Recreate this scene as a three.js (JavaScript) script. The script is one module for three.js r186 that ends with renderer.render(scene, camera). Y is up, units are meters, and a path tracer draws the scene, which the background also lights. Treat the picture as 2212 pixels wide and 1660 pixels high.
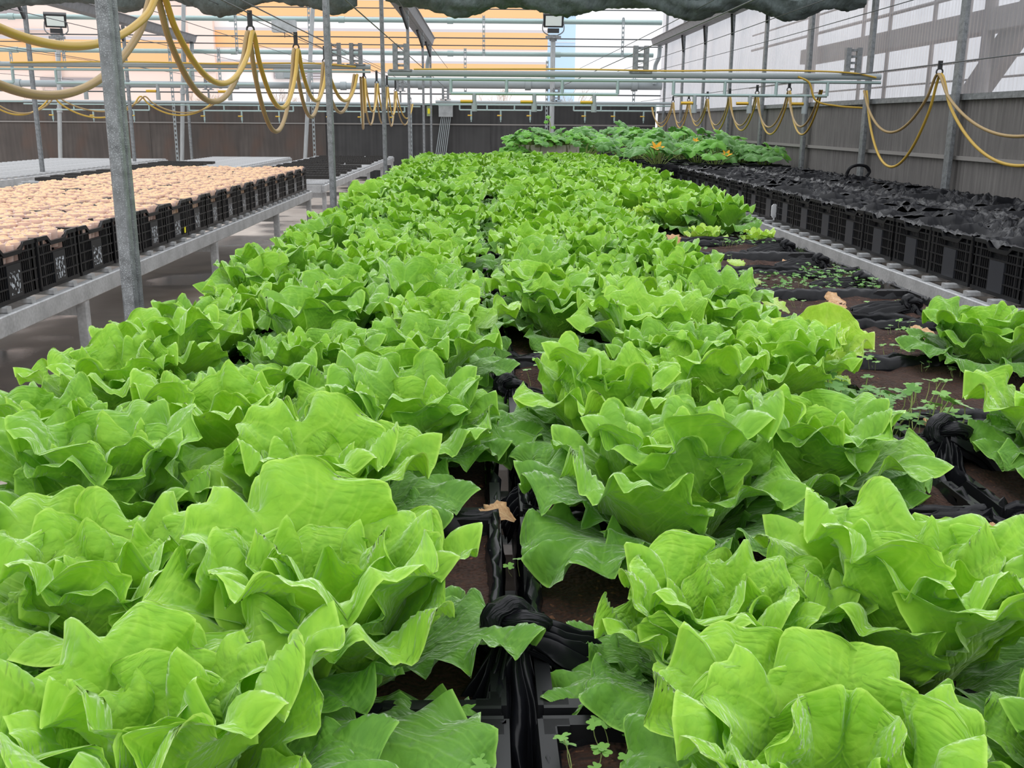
import * as THREE from 'three';
import { mergeGeometries } from 'three/addons/utils/BufferGeometryUtils.js';
import { ImprovedNoise } from 'three/addons/math/ImprovedNoise.js';

// ---------------------------------------------------------------- camera, sky, exposure
const scene = new THREE.Scene();
const renderer = new THREE.WebGLRenderer({ antialias: true });
renderer.toneMapping = THREE.LinearToneMapping;
renderer.toneMappingExposure = 1.0;
renderer.shadowMap.enabled = true;
const FPX = 2150, EYE = 1.6;
const camera = new THREE.PerspectiveCamera(2 * Math.atan(830 / FPX) * 180 / Math.PI, 2212 / 1660, 0.05, 400);
{
  const yaw = 1.6734 * Math.PI / 180, pitch = -14.7877 * Math.PI / 180, roll = 0.4 * Math.PI / 180;
  camera.position.set(0, EYE, 0);
  camera.rotation.order = 'YXZ';
  camera.rotation.set(pitch, -yaw, roll);
}
scene.add(camera);
{ // even overcast sky: a little brighter towards the zenith, as under closed cloud
  const W = 64, Hh = 64, d = new Float32Array(W * Hh * 4);
  for (let j = 0; j < Hh; j++) for (let i = 0; i < W; i++) {
    const s = Math.max(0, Math.sin(((j + 0.5) / Hh - 0.5) * Math.PI)), L = 1.04 * (1 + 1.2 * s), k = (j * W + i) * 4;
    d[k] = L * 0.985; d[k + 1] = L; d[k + 2] = L * 1.03; d[k + 3] = 1;
  }
  const t = new THREE.DataTexture(d, W, Hh, THREE.RGBAFormat, THREE.FloatType);
  t.mapping = THREE.EquirectangularReflectionMapping; t.magFilter = THREE.LinearFilter; t.colorSpace = THREE.LinearSRGBColorSpace; t.needsUpdate = true;
  scene.background = t; scene.environment = t;
}

// ---------------------------------------------------------------- helpers
let seedState = 7;
const rnd = () => { seedState = (seedState * 1664525 + 1013904223) >>> 0; return seedState / 4294967296; };
const rr = (a, b) => a + (b - a) * rnd();
const perlin = new ImprovedNoise();
const nz = (x, y, z = 0) => perlin.noise(x + 31.7, y + 17.3, z + 5.1);
const clamp = (x, a = 0, b = 1) => Math.min(b, Math.max(a, x));
const sst = (a, b, x) => { const t = clamp((x - a) / (b - a)); return t * t * (3 - 2 * t); };
const V = (x, y, z) => new THREE.Vector3(x, y, z);
const counts = {};
function numbered(n) { counts[n] = (counts[n] ?? -1) + 1; return counts[n] ? n + '_' + String(counts[n]).padStart(3, '0') : n; }
function shadows(o) { o.castShadow = true; o.receiveShadow = true; return o; }
function tag(o, label, category, group, kind) {
  o.userData.label = label; o.userData.category = category;
  if (group) o.userData.group = group;
  if (kind) o.userData.kind = kind;
  return o;
}
function thing(name, label, category, pos = [0, 0, 0], turn = 0, group) {
  const o = new THREE.Group(); o.name = numbered(name); o.position.set(...pos); o.rotation.y = turn; scene.add(o);
  return tag(o, label, category, group);
}
function part(name, geos, mat, parent) {
  const g = Array.isArray(geos) ? (geos.length > 1 ? mergeGeometries(geos.map((q) => q.index ? q.toNonIndexed() : q)) : geos[0]) : geos;
  const m = shadows(new THREE.Mesh(g, mat)); m.name = name; parent.add(m); return m;
}
function solo(name, geos, mat, label, category, group, kind) {
  const m = part(numbered(name), geos, mat, scene); return tag(m, label, category, group, kind);
}
function struct(name, geos, mat) { const m = part(name, geos, mat, scene); m.userData.kind = 'structure'; return m; }
// box with uv in metres and small chamfer-free edges
function bx(x0, x1, y0, y1, z0, z1) {
  const g = new THREE.BoxGeometry(x1 - x0, y1 - y0, z1 - z0); uvBox(g, x1 - x0, y1 - y0, z1 - z0);
  g.translate((x0 + x1) / 2, (y0 + y1) / 2, (z0 + z1) / 2); return g;
}
function uvBox(g, w, h, d) {
  const u = g.attributes.uv, S = [[d, h], [d, h], [w, d], [w, d], [w, h], [w, h]];
  for (let f = 0; f < 6; f++) for (let k = 0; k < 4; k++) { const i = f * 4 + k; u.setXY(i, u.getX(i) * S[f][0], u.getY(i) * S[f][1]); }
}
function bevel(w, h, d, b = 0.004) { // box with chamfered long edges, centred
  const s = new THREE.Shape(), x = w / 2, y = h / 2;
  s.moveTo(-x + b, -y); s.lineTo(x - b, -y); s.lineTo(x, -y + b); s.lineTo(x, y - b); s.lineTo(x - b, y); s.lineTo(-x + b, y); s.lineTo(-x, y - b); s.lineTo(-x, -y + b); s.closePath();
  const g = new THREE.ExtrudeGeometry(s, { depth: d, bevelEnabled: false }); g.translate(0, 0, -d / 2); return g;
}
function rod(a, b, r, seg = 8) {
  const A = V(...a), B = V(...b), L = A.distanceTo(B), g = new THREE.CylinderGeometry(r, r, L, seg);
  g.applyQuaternion(new THREE.Quaternion().setFromUnitVectors(V(0, 1, 0), B.clone().sub(A).normalize()));
  g.translate((A.x + B.x) / 2, (A.y + B.y) / 2, (A.z + B.z) / 2); return g;
}
function bar(a, b, w, h) { // rectangular bar from a to b
  const A = V(...a), B = V(...b), L = A.distanceTo(B), g = new THREE.BoxGeometry(w, h, L); uvBox(g, w, h, L);
  const m = new THREE.Matrix4().lookAt(A, B, V(0, 1, 0)); m.setPosition((A.x + B.x) / 2, (A.y + B.y) / 2, (A.z + B.z) / 2); g.applyMatrix4(m); return g;
}
function tube(pts, r, n = 40, seg = 8) { return new THREE.TubeGeometry(new THREE.CatmullRomCurve3(pts.map((p) => p.isVector3 ? p : V(...p))), n, r, seg, false); }
function moved(g, x, y, z) { const c = g.clone(); c.translate(x, y, z); return c; }
const ORD = ['first', 'second', 'third', 'fourth', 'fifth', 'sixth', 'seventh', 'eighth', 'ninth', 'tenth', 'eleventh', 'twelfth', 'thirteenth', 'fourteenth', 'fifteenth', 'sixteenth', 'seventeenth', 'eighteenth', 'nineteenth', 'twentieth', 'twenty-first', 'twenty-second', 'twenty-third', 'twenty-fourth', 'twenty-fifth', 'twenty-sixth', 'twenty-seventh', 'twenty-eighth', 'twenty-ninth', 'thirtieth'];
for (let k = 0; k < 9; k++) ORD.push('thirty-' + ORD[k]);

// ---------------------------------------------------------------- textures
function tex(n, fn, { srgb = true, rep = 1, m = n } = {}) {
  const d = new Uint8Array(n * m * 4);
  for (let j = 0; j < m; j++) for (let i = 0; i < n; i++) { const c = fn(i / n, j / m), k = (j * n + i) * 4; for (let q = 0; q < 3; q++) d[k + q] = clamp(c[q]) * 255; d[k + 3] = 255; }
  const t = new THREE.DataTexture(d, n, m); t.magFilter = THREE.LinearFilter; t.minFilter = THREE.LinearMipmapLinearFilter; t.generateMipmaps = true;
  t.wrapS = t.wrapT = THREE.RepeatWrapping; if (srgb) t.colorSpace = THREE.SRGBColorSpace; t.repeat.set(rep, rep); t.needsUpdate = true; return t;
}
// tileable noise: perlin's lattice repeats every 256, so blend four shifted copies
function tn(u, v, f, s = 0) {
  const a = nz(u * f, v * f, s), b = nz((u - 1) * f, v * f, s), c = nz(u * f, (v - 1) * f, s), d = nz((u - 1) * f, (v - 1) * f, s);
  return (a * (1 - u) + b * u) * (1 - v) + (c * (1 - u) + d * u) * v;
}
const fbm = (u, v, f, s = 0) => tn(u, v, f, s) * 0.55 + tn(u, v, f * 2.1, s + 3) * 0.28 + tn(u, v, f * 4.3, s + 7) * 0.17;
const grey = (v) => [v, v, v];
const mixc = (a, b, t) => a.map((x, i) => x + (b[i] - x) * t);

// lettuce leaf: midrib, fanned side veins, blisters
const veinCache = new Map();
function veins(u, v) { const key = Math.round(u * 512) * 1024 + Math.round(v * 512); let r = veinCache.get(key); if (r === undefined) { r = veins0(u, v); veinCache.set(key, r); } return r; }
function veins0(u, v) {
  const x = u - 0.5, mid = Math.exp(-Math.pow(x / (0.012 + 0.03 * (1 - v)), 2)) * (1 - 0.55 * v);
  let s = 0; const ax = Math.abs(x);
  for (let k = 0; k < 7; k++) { const b = 0.04 + k * 0.1, c = b + ax * (1.25 - 0.09 * k) + 0.35 * ax * ax + 0.02 * Math.sin(k * 5 + ax * 18 + (x > 0 ? 2 : 0)); s = Math.max(s, Math.exp(-Math.pow((v - c) / (0.0075 + 0.004 * (1 - ax * 2)), 2)) * (0.95 - ax * 1.1)); }
  let q = 0; for (let k = 0; k < 12; k++) { const b = k * 0.085, c = b + ax * 0.35 + 0.03 * Math.sin(ax * 30 + k * 3.1); q = Math.max(q, Math.exp(-Math.pow((v - c) / 0.006, 2)) * 0.16); }
  return clamp(Math.max(mid, s, q));
}
const leafN = new Float32Array(512 * 512).fill(NaN);
function leafMap(dark, light, pale) {
  return tex(512, (u, v) => {
    const q = Math.round(v * 512) * 512 + Math.round(u * 512); if (leafN[q] !== leafN[q]) leafN[q] = fbm(u, v, 7, 1) * 0.9 + fbm(u, v, 26, 4) * 0.5;
    const e = veins(u, v);
    let c = mixc(dark, light, clamp(0.5 + leafN[q]));
    c = mixc(c, pale, e * 0.3);
    const edge = Math.max(sst(0.965, 0.998, Math.abs(u - 0.5) * 2), sst(0.975, 0.998, v)); c = mixc(c, pale, edge * 0.6);
    const base = Math.exp(-Math.pow(v / 0.2, 2)) * Math.exp(-Math.pow((u - 0.5) / 0.33, 2)); c = mixc(c, [0.8, 0.86, 0.6], base * 0.7);
    return c;
  });
}
const leafBump = tex(512, (u, v) => { const e = veins(u, v), w = fbm(u, v, 24, 9), b = 0.5 - Math.abs(tn(u, v, 11, 2)), b2 = 0.5 - Math.abs(tn(u, v, 22, 5)); return grey(0.1 + w * 0.22 + b * 0.75 + b2 * 0.45 - e * 0.16); }, { srgb: false });
function leafMat(dark, light, pale, thr = 0.34) {
  return new THREE.MeshPhysicalMaterial({ map: leafMap(dark, light, pale), bumpMap: leafBump, bumpScale: 0.0045, roughness: 0.92, transmission: thr, thickness: 0, clearcoat: 0.3, clearcoatRoughness: 0.36, side: THREE.DoubleSide });
}
const M = {};
M.leafOuter = leafMat([0.31, 0.55, 0.08], [0.44, 0.67, 0.14], [0.68, 0.87, 0.42]);
M.leafMid = leafMat([0.40, 0.64, 0.08], [0.54, 0.76, 0.14], [0.74, 0.91, 0.42]);
M.leafMidB = leafMat([0.47, 0.71, 0.09], [0.62, 0.82, 0.17], [0.78, 0.92, 0.46]);
M.leafHeart = leafMat([0.54, 0.78, 0.13], [0.66, 0.86, 0.21], [0.82, 0.94, 0.52], 0.42);
M.leafPale = leafMat([0.64, 0.82, 0.2], [0.77, 0.91, 0.32], [0.9, 0.95, 0.6], 0.42);
const soilTex = tex(512, (u, v) => {
  const a = fbm(u, v, 16, 11), b = tn(u, v, 90, 12), c = tn(u, v, 45, 15); let k = 0.5 + a * 0.7 + b * 0.5;
  let col = mixc([0.115, 0.065, 0.045], [0.30, 0.185, 0.13], clamp(k)); if (c > 0.42) col = mixc(col, [0.5, 0.33, 0.22], 0.7); return col;
}, { rep: 2.2 });
const soilBump = tex(512, (u, v) => grey(0.5 + fbm(u, v, 22, 11) * 0.6 + tn(u, v, 80, 12) * 0.4), { srgb: false, rep: 2.2 });
M.soil = new THREE.MeshStandardMaterial({ map: soilTex, bumpMap: soilBump, bumpScale: 0.012, roughness: 0.96, side: THREE.DoubleSide });
const wrinkle = tex(512, (u, v) => { const a = Math.abs(tn(u, v, 6, 21)), b = Math.abs(tn(u, v, 15, 22)), c = tn(u, v, 50, 23); return grey(0.75 - a * 0.7 - b * 0.4 + c * 0.06); }, { srgb: false });
M.bag = new THREE.MeshPhysicalMaterial({ color: new THREE.Color(0.008, 0.0085, 0.0105), roughness: 0.25, specularIntensity: 0.42, bumpMap: wrinkle, bumpScale: 0.009, side: THREE.DoubleSide });
M.crate = new THREE.MeshPhysicalMaterial({ color: new THREE.Color(0.011, 0.0115, 0.013), roughness: 0.4, specularIntensity: 0.6 });
M.cratePanel = new THREE.MeshStandardMaterial({ color: new THREE.Color(0.03, 0.033, 0.04), roughness: 0.35 });
const scrapTex = [0, 1, 2].map((q) => tex(128, (u, v) => { // torn remains of white paper labels
  const a = fbm(u, v, 9, 40 + q * 7), b = tn(u, v * 0.4, 14, 44 + q), in0 = sst(0.08, 0.2, u) * sst(0.92, 0.8, u) * sst(0.05, 0.15, v) * sst(0.9, 0.7, v);
  return a * 1.1 + b * 0.8 > 0.1 && in0 > 0.5 ? [0.72, 0.75, 0.78] : [0.11, 0.12, 0.135];
}, { rep: 6 }));
M.crateScrap = scrapTex.map((t) => new THREE.MeshStandardMaterial({ map: t, roughness: 0.4 }));
const galvTex = tex(256, (u, v) => { const a = fbm(u, v, 6, 51), b = tn(u, v, 60, 53); const k = 0.70 + a * 0.16 + b * 0.07; return [k * 0.99, k, k * 1.01]; });
const galvBump = tex(256, (u, v) => grey(0.5 + tn(u, v, 60, 53) * 0.5), { srgb: false });
M.galv = new THREE.MeshStandardMaterial({ map: galvTex, roughness: 0.5, metalness: 0.25, bumpMap: galvBump, bumpScale: 0.0008 });
const postTex = tex(512, (u, v) => { const a = fbm(u, v, 10, 55), b = tn(u, v, 110, 57); const k = 0.50 + a * 0.22 + (b > 0.28 ? 0.14 : 0) + b * 0.06; return [k * 0.97, k * 1.0, k * 1.02]; }, { rep: 2 });
M.post = new THREE.MeshStandardMaterial({ map: postTex, roughness: 0.5, metalness: 0.3 });
M.pipe = new THREE.MeshStandardMaterial({ color: 0x9fb4b2, roughness: 0.38, metalness: 0.35 });
M.pvc = new THREE.MeshStandardMaterial({ color: 0x9aa3a6, roughness: 0.45 });
M.greyPlate = new THREE.MeshStandardMaterial({ map: galvTex, color: 0xeef2f2, roughness: 0.55 });
M.gutter = new THREE.MeshStandardMaterial({ map: galvTex, color: 0xb4b4b6, roughness: 0.55, metalness: 0.15, side: THREE.DoubleSide });
M.dark = new THREE.MeshStandardMaterial({ color: 0x26282a, roughness: 0.55 });
M.wire = new THREE.MeshStandardMaterial({ color: 0x4e5254, roughness: 0.5, metalness: 0.3 });
M.brass = new THREE.MeshStandardMaterial({ color: 0xc9a43c, roughness: 0.35, metalness: 0.5 });
M.hose = new THREE.MeshStandardMaterial({ map: tex(128, (u, v) => { const k = fbm(u, v, 8, 61); return mixc([0.66, 0.52, 0.17], [0.80, 0.68, 0.30], 0.5 + k); }), roughness: 0.45 });
M.hoseDull = new THREE.MeshStandardMaterial({ map: tex(128, (u, v) => { const k = fbm(u, v, 8, 63); return mixc([0.52, 0.43, 0.26], [0.68, 0.58, 0.40], 0.5 + k); }), roughness: 0.5 });
const concTex = tex(1024, (u, v) => {
  const a = fbm(u, v, 9, 71), b = fbm(u, v, 30, 73), c = tn(u, v, 170, 75), st = sst(0.02, 0.2, fbm(u, v, 6, 77)), rust = sst(0.12, 0.32, fbm(u, v, 7, 79));
  let k = mixc([0.70, 0.65, 0.61], [0.83, 0.79, 0.75], clamp(0.5 + a * 0.9 + b * 0.5 + c * 0.12)); k = mixc(k, [0.34, 0.31, 0.29], st * 0.9); k = mixc(k, [0.52, 0.42, 0.35], rust * 0.4); return k;
}, { rep: 1 / 9 });
const concRough = tex(1024, (u, v) => { const st = sst(0.02, 0.2, fbm(u, v, 6, 77)), b = fbm(u, v, 3.5, 81); return grey(0.62 - st * 0.45 - sst(0.0, 0.25, b) * 0.2); }, { srgb: false, rep: 1 / 9 });
M.floor = new THREE.MeshStandardMaterial({ map: concTex, roughnessMap: concRough, roughness: 1 });
const wallTexL = tex(512, (u, v) => { const a = fbm(u, v, 5, 91), s = tn(u, v * 0.08, 60, 93), r = sst(0.0, 0.3, fbm(u, v * 0.6, 4, 95)); return mixc(mixc([0.29, 0.27, 0.26], [0.38, 0.355, 0.34], clamp(0.5 + a + s * 0.5)), [0.40, 0.29, 0.24], r * 0.55); }, { rep: 0.25 });
const wallTexD = tex(512, (u, v) => { const a = fbm(u, v, 5, 97), s = tn(u, v * 0.06, 50, 98); return mixc([0.20, 0.20, 0.205], [0.29, 0.29, 0.29], clamp(0.5 + a + s * 0.6)); }, { rep: 0.25 });
const wallTexR = tex(512, (u, v) => { const a = fbm(u, v, 4, 101), s = tn(u, v * 0.05, 70, 103); return mixc([0.37, 0.36, 0.355], [0.47, 0.46, 0.45], clamp(0.5 + a * 0.7 + s * 0.8)); }, { rep: 0.5 });
M.wallBrown = new THREE.MeshStandardMaterial({ map: wallTexL, roughness: 0.85, side: THREE.DoubleSide });
M.wallDark = new THREE.MeshStandardMaterial({ map: wallTexD, roughness: 0.8, side: THREE.DoubleSide });
M.wallRight = new THREE.MeshStandardMaterial({ map: wallTexR, roughness: 0.8, side: THREE.DoubleSide });
M.seam = new THREE.MeshStandardMaterial({ color: 0x8b8885, roughness: 0.7 });
const filmTex = tex(256, (u, v) => { const s = tn(u, v * 0.04, 60, 111), a = fbm(u, v, 4, 113); const k = 0.83 + s * 0.05 + a * 0.04; return [k, k * 1.005, k * 1.025]; });
M.film = new THREE.MeshPhysicalMaterial({ map: filmTex, roughness: 0.38, transmission: 0.92, thickness: 0, side: THREE.DoubleSide });
const netTex = tex(256, (u, v) => { const a = fbm(u, v, 8, 121), b = tn(u, v, 70, 123); const k = 0.36 + a * 0.14 + b * 0.05; return [k * 0.92, k * 1.03, k * 1.02]; }, { rep: 1 });
M.net = new THREE.MeshStandardMaterial({ map: netTex, roughness: 0.8, bumpMap: wrinkle, bumpScale: 0.03, side: THREE.DoubleSide });
M.hazedWhite = new THREE.MeshStandardMaterial({ color: 0xf3ece8, roughness: 0.8 });  // far facade colours washed pale: film and distance haze put into the colour
M.hazedOrange = new THREE.MeshStandardMaterial({ color: 0xf3bd86, roughness: 0.8 });
M.hazedBeige = new THREE.MeshStandardMaterial({ color: 0xeed9cd, roughness: 0.8 });
M.paleGrey = new THREE.MeshStandardMaterial({ color: 0xcac6c8, roughness: 0.8 });
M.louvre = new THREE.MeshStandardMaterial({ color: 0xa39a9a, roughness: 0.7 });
M.hazedBlue = new THREE.MeshStandardMaterial({ color: 0xbfdcf2, roughness: 0.5 });  // tower blue paled likewise, haze mixed into its colour
M.steelFar = new THREE.MeshStandardMaterial({ color: 0x9a9390, roughness: 0.6 });
M.moss = new THREE.MeshStandardMaterial({ map: tex(256, (u, v) => { const a = fbm(u, v, 9, 131), b = tn(u, v, 40, 133); return mixc([0.81, 0.64, 0.47], [0.95, 0.84, 0.71], clamp(0.5 + a + b * 0.5)); }, { rep: 6 }), roughness: 0.95 });
M.cup = new THREE.MeshPhysicalMaterial({ color: 0xf5ded4, roughness: 0.8, transmission: 0.45, thickness: 0, clearcoat: 0.6, clearcoatRoughness: 0.15, side: THREE.DoubleSide });
M.tray = new THREE.MeshStandardMaterial({ color: 0x2b2927, roughness: 0.7 });
M.clover = new THREE.MeshPhysicalMaterial({ color: new THREE.Color(0.12, 0.31, 0.05), roughness: 0.85, transmission: 0.35, thickness: 0, side: THREE.DoubleSide });
M.cloverLight = new THREE.MeshPhysicalMaterial({ color: new THREE.Color(0.19, 0.42, 0.06), roughness: 0.85, transmission: 0.35, thickness: 0, side: THREE.DoubleSide });
M.stem = new THREE.MeshStandardMaterial({ color: new THREE.Color(0.35, 0.42, 0.14), roughness: 0.8 });
M.dry = new THREE.MeshPhysicalMaterial({ map: tex(128, (u, v) => { const a = fbm(u, v, 7, 141), e = veins(u, v); return mixc(mixc([0.62, 0.44, 0.28], [0.86, 0.72, 0.54], clamp(0.5 + a * 1.2)), [0.93, 0.84, 0.68], e * 0.5); }), roughness: 0.9, transmission: 0.2, thickness: 0, side: THREE.DoubleSide });
const zukTex = (d, l) => tex(256, (u, v) => { const x = u - 0.5, y = v - 0.5, r = Math.hypot(x, y) * 2, a = Math.atan2(y, x), n = fbm(u, v, 8, 151); const ray = Math.pow(Math.abs(Math.cos(a * 3.5)), 60) * (1 - r * 0.6); return mixc(mixc(d, l, clamp(0.5 + n * 1.2)), [0.55, 0.7, 0.45], ray * 0.6); });
M.zukDark = new THREE.MeshPhysicalMaterial({ map: zukTex([0.27, 0.50, 0.16], [0.40, 0.63, 0.27]), roughness: 0.85, transmission: 0.3, thickness: 0, clearcoat: 0.3, clearcoatRoughness: 0.4, side: THREE.DoubleSide });
M.zukLight = new THREE.MeshPhysicalMaterial({ map: zukTex([0.36, 0.64, 0.14], [0.48, 0.75, 0.22]), roughness: 0.85, transmission: 0.35, thickness: 0, clearcoat: 0.25, clearcoatRoughness: 0.4, side: THREE.DoubleSide });
M.petal = new THREE.MeshPhysicalMaterial({ color: 0xf6b418, roughness: 0.8, transmission: 0.3, thickness: 0, side: THREE.DoubleSide });
M.foam = new THREE.MeshStandardMaterial({ map: tex(256, (u, v) => { const a = fbm(u, v, 6, 161), s = sst(0.05, 0.3, tn(u, v * 0.15, 26, 163)); return mixc(mixc([0.70, 0.66, 0.63], [0.84, 0.80, 0.78], clamp(0.5 + a)), [0.35, 0.34, 0.22], s * 0.7); }, { rep: 1 }), roughness: 0.85 });
M.bark = new THREE.MeshStandardMaterial({ color: 0xb5a698, roughness: 0.9 });
M.lampGlass = new THREE.MeshPhysicalMaterial({ color: 0xdfeae6, roughness: 0.1, metalness: 0.0, clearcoat: 1, clearcoatRoughness: 0.05 });
M.label = new THREE.MeshStandardMaterial({ color: 0xe9ecef, roughness: 0.6 });
M.yellow = new THREE.MeshStandardMaterial({ color: 0xe8e02a, roughness: 0.6 });
M.greenBox = new THREE.MeshStandardMaterial({ color: 0x8d9c74, roughness: 0.6 });

// ---------------------------------------------------------------- the setting
const ZB = -28.7, XR = 4.8, XL = -16.5;
{
  const g = new THREE.BoxGeometry(26, 0.12, 36); g.translate(-5.3, -0.06, -13);
  const p = g.attributes.position, u = g.attributes.uv; for (let i = 0; i < p.count; i++) u.setXY(i, p.getX(i), p.getZ(i));
  struct('floor', g, M.floor);
}
// ground outside the building, pale gravel
{ const g = new THREE.BoxGeometry(260, 0.1, 160); g.translate(0, -0.2, -85); struct('ground', g, M.paleGrey); }
function sheetX(x0, x1, y0, y1, z, amp, pitch, n) { // corrugated sheet in the xy plane
  const g = new THREE.PlaneGeometry(x1 - x0, y1 - y0, n, 1), p = g.attributes.position, u = g.attributes.uv;
  for (let i = 0; i < p.count; i++) { const x = p.getX(i) + (x0 + x1) / 2, y = p.getY(i) + (y0 + y1) / 2; p.setXYZ(i, x, y, z + amp * Math.sin(x / pitch * 6.283)); u.setXY(i, x, y); }
  g.computeVertexNormals(); return g;
}
function sheetZ(z0, z1, y0, y1, x, amp, pitch, n) { const g = sheetX(-z0, -z1, y0, y1, 0, amp, pitch, n); g.rotateY(Math.PI / 2); g.translate(x, 0, 0); return g; }
{ // low dark screen along the far end: brown to the left, near black from the conduit bay on
  const w = new THREE.Group(); w.name = 'wall_back'; w.userData.kind = 'structure'; scene.add(w);
  for (let x = XL; x < -4.41; x += 2.42) part('panel', bx(x, x + 2.42, 0, 2.02, ZB - 0.04, ZB + 0.012 * (Math.round(x * 7) % 2)), M.wallBrown, w);
  for (let x = -4.4; x < XR - 0.2; x += 2.3) part('panel', bx(x, Math.min(x + 2.3, XR + 0.2), 0, 2.02, ZB - 0.04, ZB + 0.012 * (Math.round(x * 7) % 2)), M.wallDark, w);
  part('seam', bx(XL, XR, 1.49, 1.525, ZB, ZB + 0.024), M.seam, w);
  part('top_rail', bx(XL, XR, 2.02, 2.07, ZB - 0.04, ZB + 0.03), M.pipe, w);
}
const RPOST = []; for (let k = -3; k < 8; k++) RPOST.push(-10.35 - 2.42 * k);
{
  const w = new THREE.Group(); w.name = 'wall_right'; w.userData.kind = 'structure'; scene.add(w);
  for (let k = 0; k < RPOST.length; k++) {
    const z0 = RPOST[k], z1 = Math.max(z0 - 2.42, ZB);
    if (z1 >= z0 - 0.1) continue;
    part('panel', sheetZ(z0, z1, 0, 1.85, XR + 0.07, 0.008, 0.076, 128), M.wallRight, w);
    part('seam', bx(XR + 0.03, XR + 0.062, 1.25, 1.29, z1, z0), M.seam, w);
    part('rail', bx(XR + 0.02, XR + 0.09, 1.84, 1.9, z1, z0), M.post, w);
    const f = part('translucent_sheet', sheetZ(z0, z1, 1.88, 5.2, XR + 0.1, 0.004, 0.076, 130), M.film, w); f.userData.label = 'milky corrugated translucent sheet';
  }
}
// steel posts
function channelPost(x, z, h, label, w = 0.05, d = 0.1, group = 'galvanised channel posts') {
  const t = thing('steel_post', label, 'post', [x, 0, z], 0, group);
  const s = new THREE.Shape(); const a = w / 2, b = d / 2, q = 0.006;
  s.moveTo(-a, -b + q); s.lineTo(-a + q, -b); s.lineTo(a - q, -b); s.lineTo(a, -b + q);
  s.lineTo(a, -0.014); s.lineTo(a - 0.012, -0.010); s.lineTo(a - 0.012, 0.010); s.lineTo(a, 0.014);
  s.lineTo(a, b - q); s.lineTo(a - q, b); s.lineTo(-a + q, b); s.lineTo(-a, b - q); s.closePath();
  const g = new THREE.ExtrudeGeometry(s, { depth: h, bevelEnabled: false }); g.rotateX(-Math.PI / 2);
  part('shaft', g, M.post, t);
  part('base_plate', bx(-0.08, 0.08, 0, 0.01, -0.09, 0.09), M.post, t);
  return t;
}
const midZ = [-3.97, -9.44, -14.53, -19.42, -24.08, -27.5];
midZ.forEach((z, i) => channelPost(-1.4, z, 3.55, ['nearest large galvanised steel post left of the lettuce bed', 'second galvanised post in the aisle left of the lettuce bed', 'third galvanised post in the aisle left of the lettuce bed', 'fourth galvanised post in the left aisle, under the middle gutter', 'fifth galvanised post in the left aisle, under the middle gutter', 'last galvanised post before the dark back screen, under gutter'][i], 0.05 + (i === 0 ? 0.002 : 0), 0.1));
RPOST.forEach((z, i) => { if (z > ZB + 0.3 && z < -7) channelPost(XR - 0.03, z, 5.2, (ORD[RPOST.slice(0, i).filter((q) => q < -7).length]) + ' steel post from the camera along the right grey wall', 0.05, 0.11, 'right wall posts'); });
[[-7.8, -13.2], [-7.8, -18.2], [-7.8, -23], [-7.8, -27.5]].forEach(([x, z], i) => channelPost(x, z, 3.55, ORD[i] + ' slim post under the left gutter beyond the benches', 0.06, 0.08));

// gutters with brackets and downpipes
function gutter(x, z0, z1, label, posts) {
  const t = thing('roof_gutter', label, 'gutter', [x, 0, 0]);
  const y = 3.58, s = new THREE.Shape();
  s.moveTo(-0.2, 0.17); s.lineTo(-0.2, 0.155); s.lineTo(-0.172, 0.155); s.lineTo(-0.12, 0); s.lineTo(0.12, 0); s.lineTo(0.172, 0.155); s.lineTo(0.2, 0.155); s.lineTo(0.2, 0.17); s.lineTo(0.162, 0.17); s.lineTo(0.112, 0.012); s.lineTo(-0.112, 0.012); s.lineTo(-0.162, 0.17); s.closePath();
  const g = new THREE.ExtrudeGeometry(s, { depth: z0 - z1, bevelEnabled: false }); g.translate(0, y, z1); part('channel', g, M.gutter, t);
  part('end_plate', (() => { const e = new THREE.Shape(); e.moveTo(-0.165, 0.165); e.lineTo(-0.115, 0.005); e.lineTo(0.115, 0.005); e.lineTo(0.165, 0.165); e.closePath(); const q = new THREE.ExtrudeGeometry(e, { depth: 0.006, bevelEnabled: false }); q.translate(0, y, z1 + 0.01); return q; })(), M.gutter, t);
  for (const [z, dx] of posts) part('bracket', [bar([0, y - 0.005, z + 0.34], [dx, y - 0.34, z + 0.05], 0.04, 0.05)], M.dark, t);
  part('downpipe', tube([[0.05, y + 0.02, z1 + 0.12], [0.05, y - 0.12, z1 + 0.12], [0.03, y - 0.3, z1 + 0.16], [-0.03, y - 0.5, z1 + 0.02], [-0.03, y - 0.8, z1 - 0.02], [-0.03, y - 0.98, z1 - 0.02]], 0.055, 30, 12), M.pvc, t);
  return t;
}
gutter(-1.5, 1, -28.4, 'sheet metal gutter overhead above the left aisle posts', midZ.map((z) => [z, 0.1]));
gutter(XR - 0.15, 1, -28.0, 'sheet metal gutter along the right translucent wall', RPOST.filter((z) => z < -7 && z > -27).map((z) => [z, 0.1]));
gutter(-7.8, 1, -28.2, 'sheet metal gutter at upper left above the empty benches', [-13.2, -18.2, -23].map((z) => [z, 0]));

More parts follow.
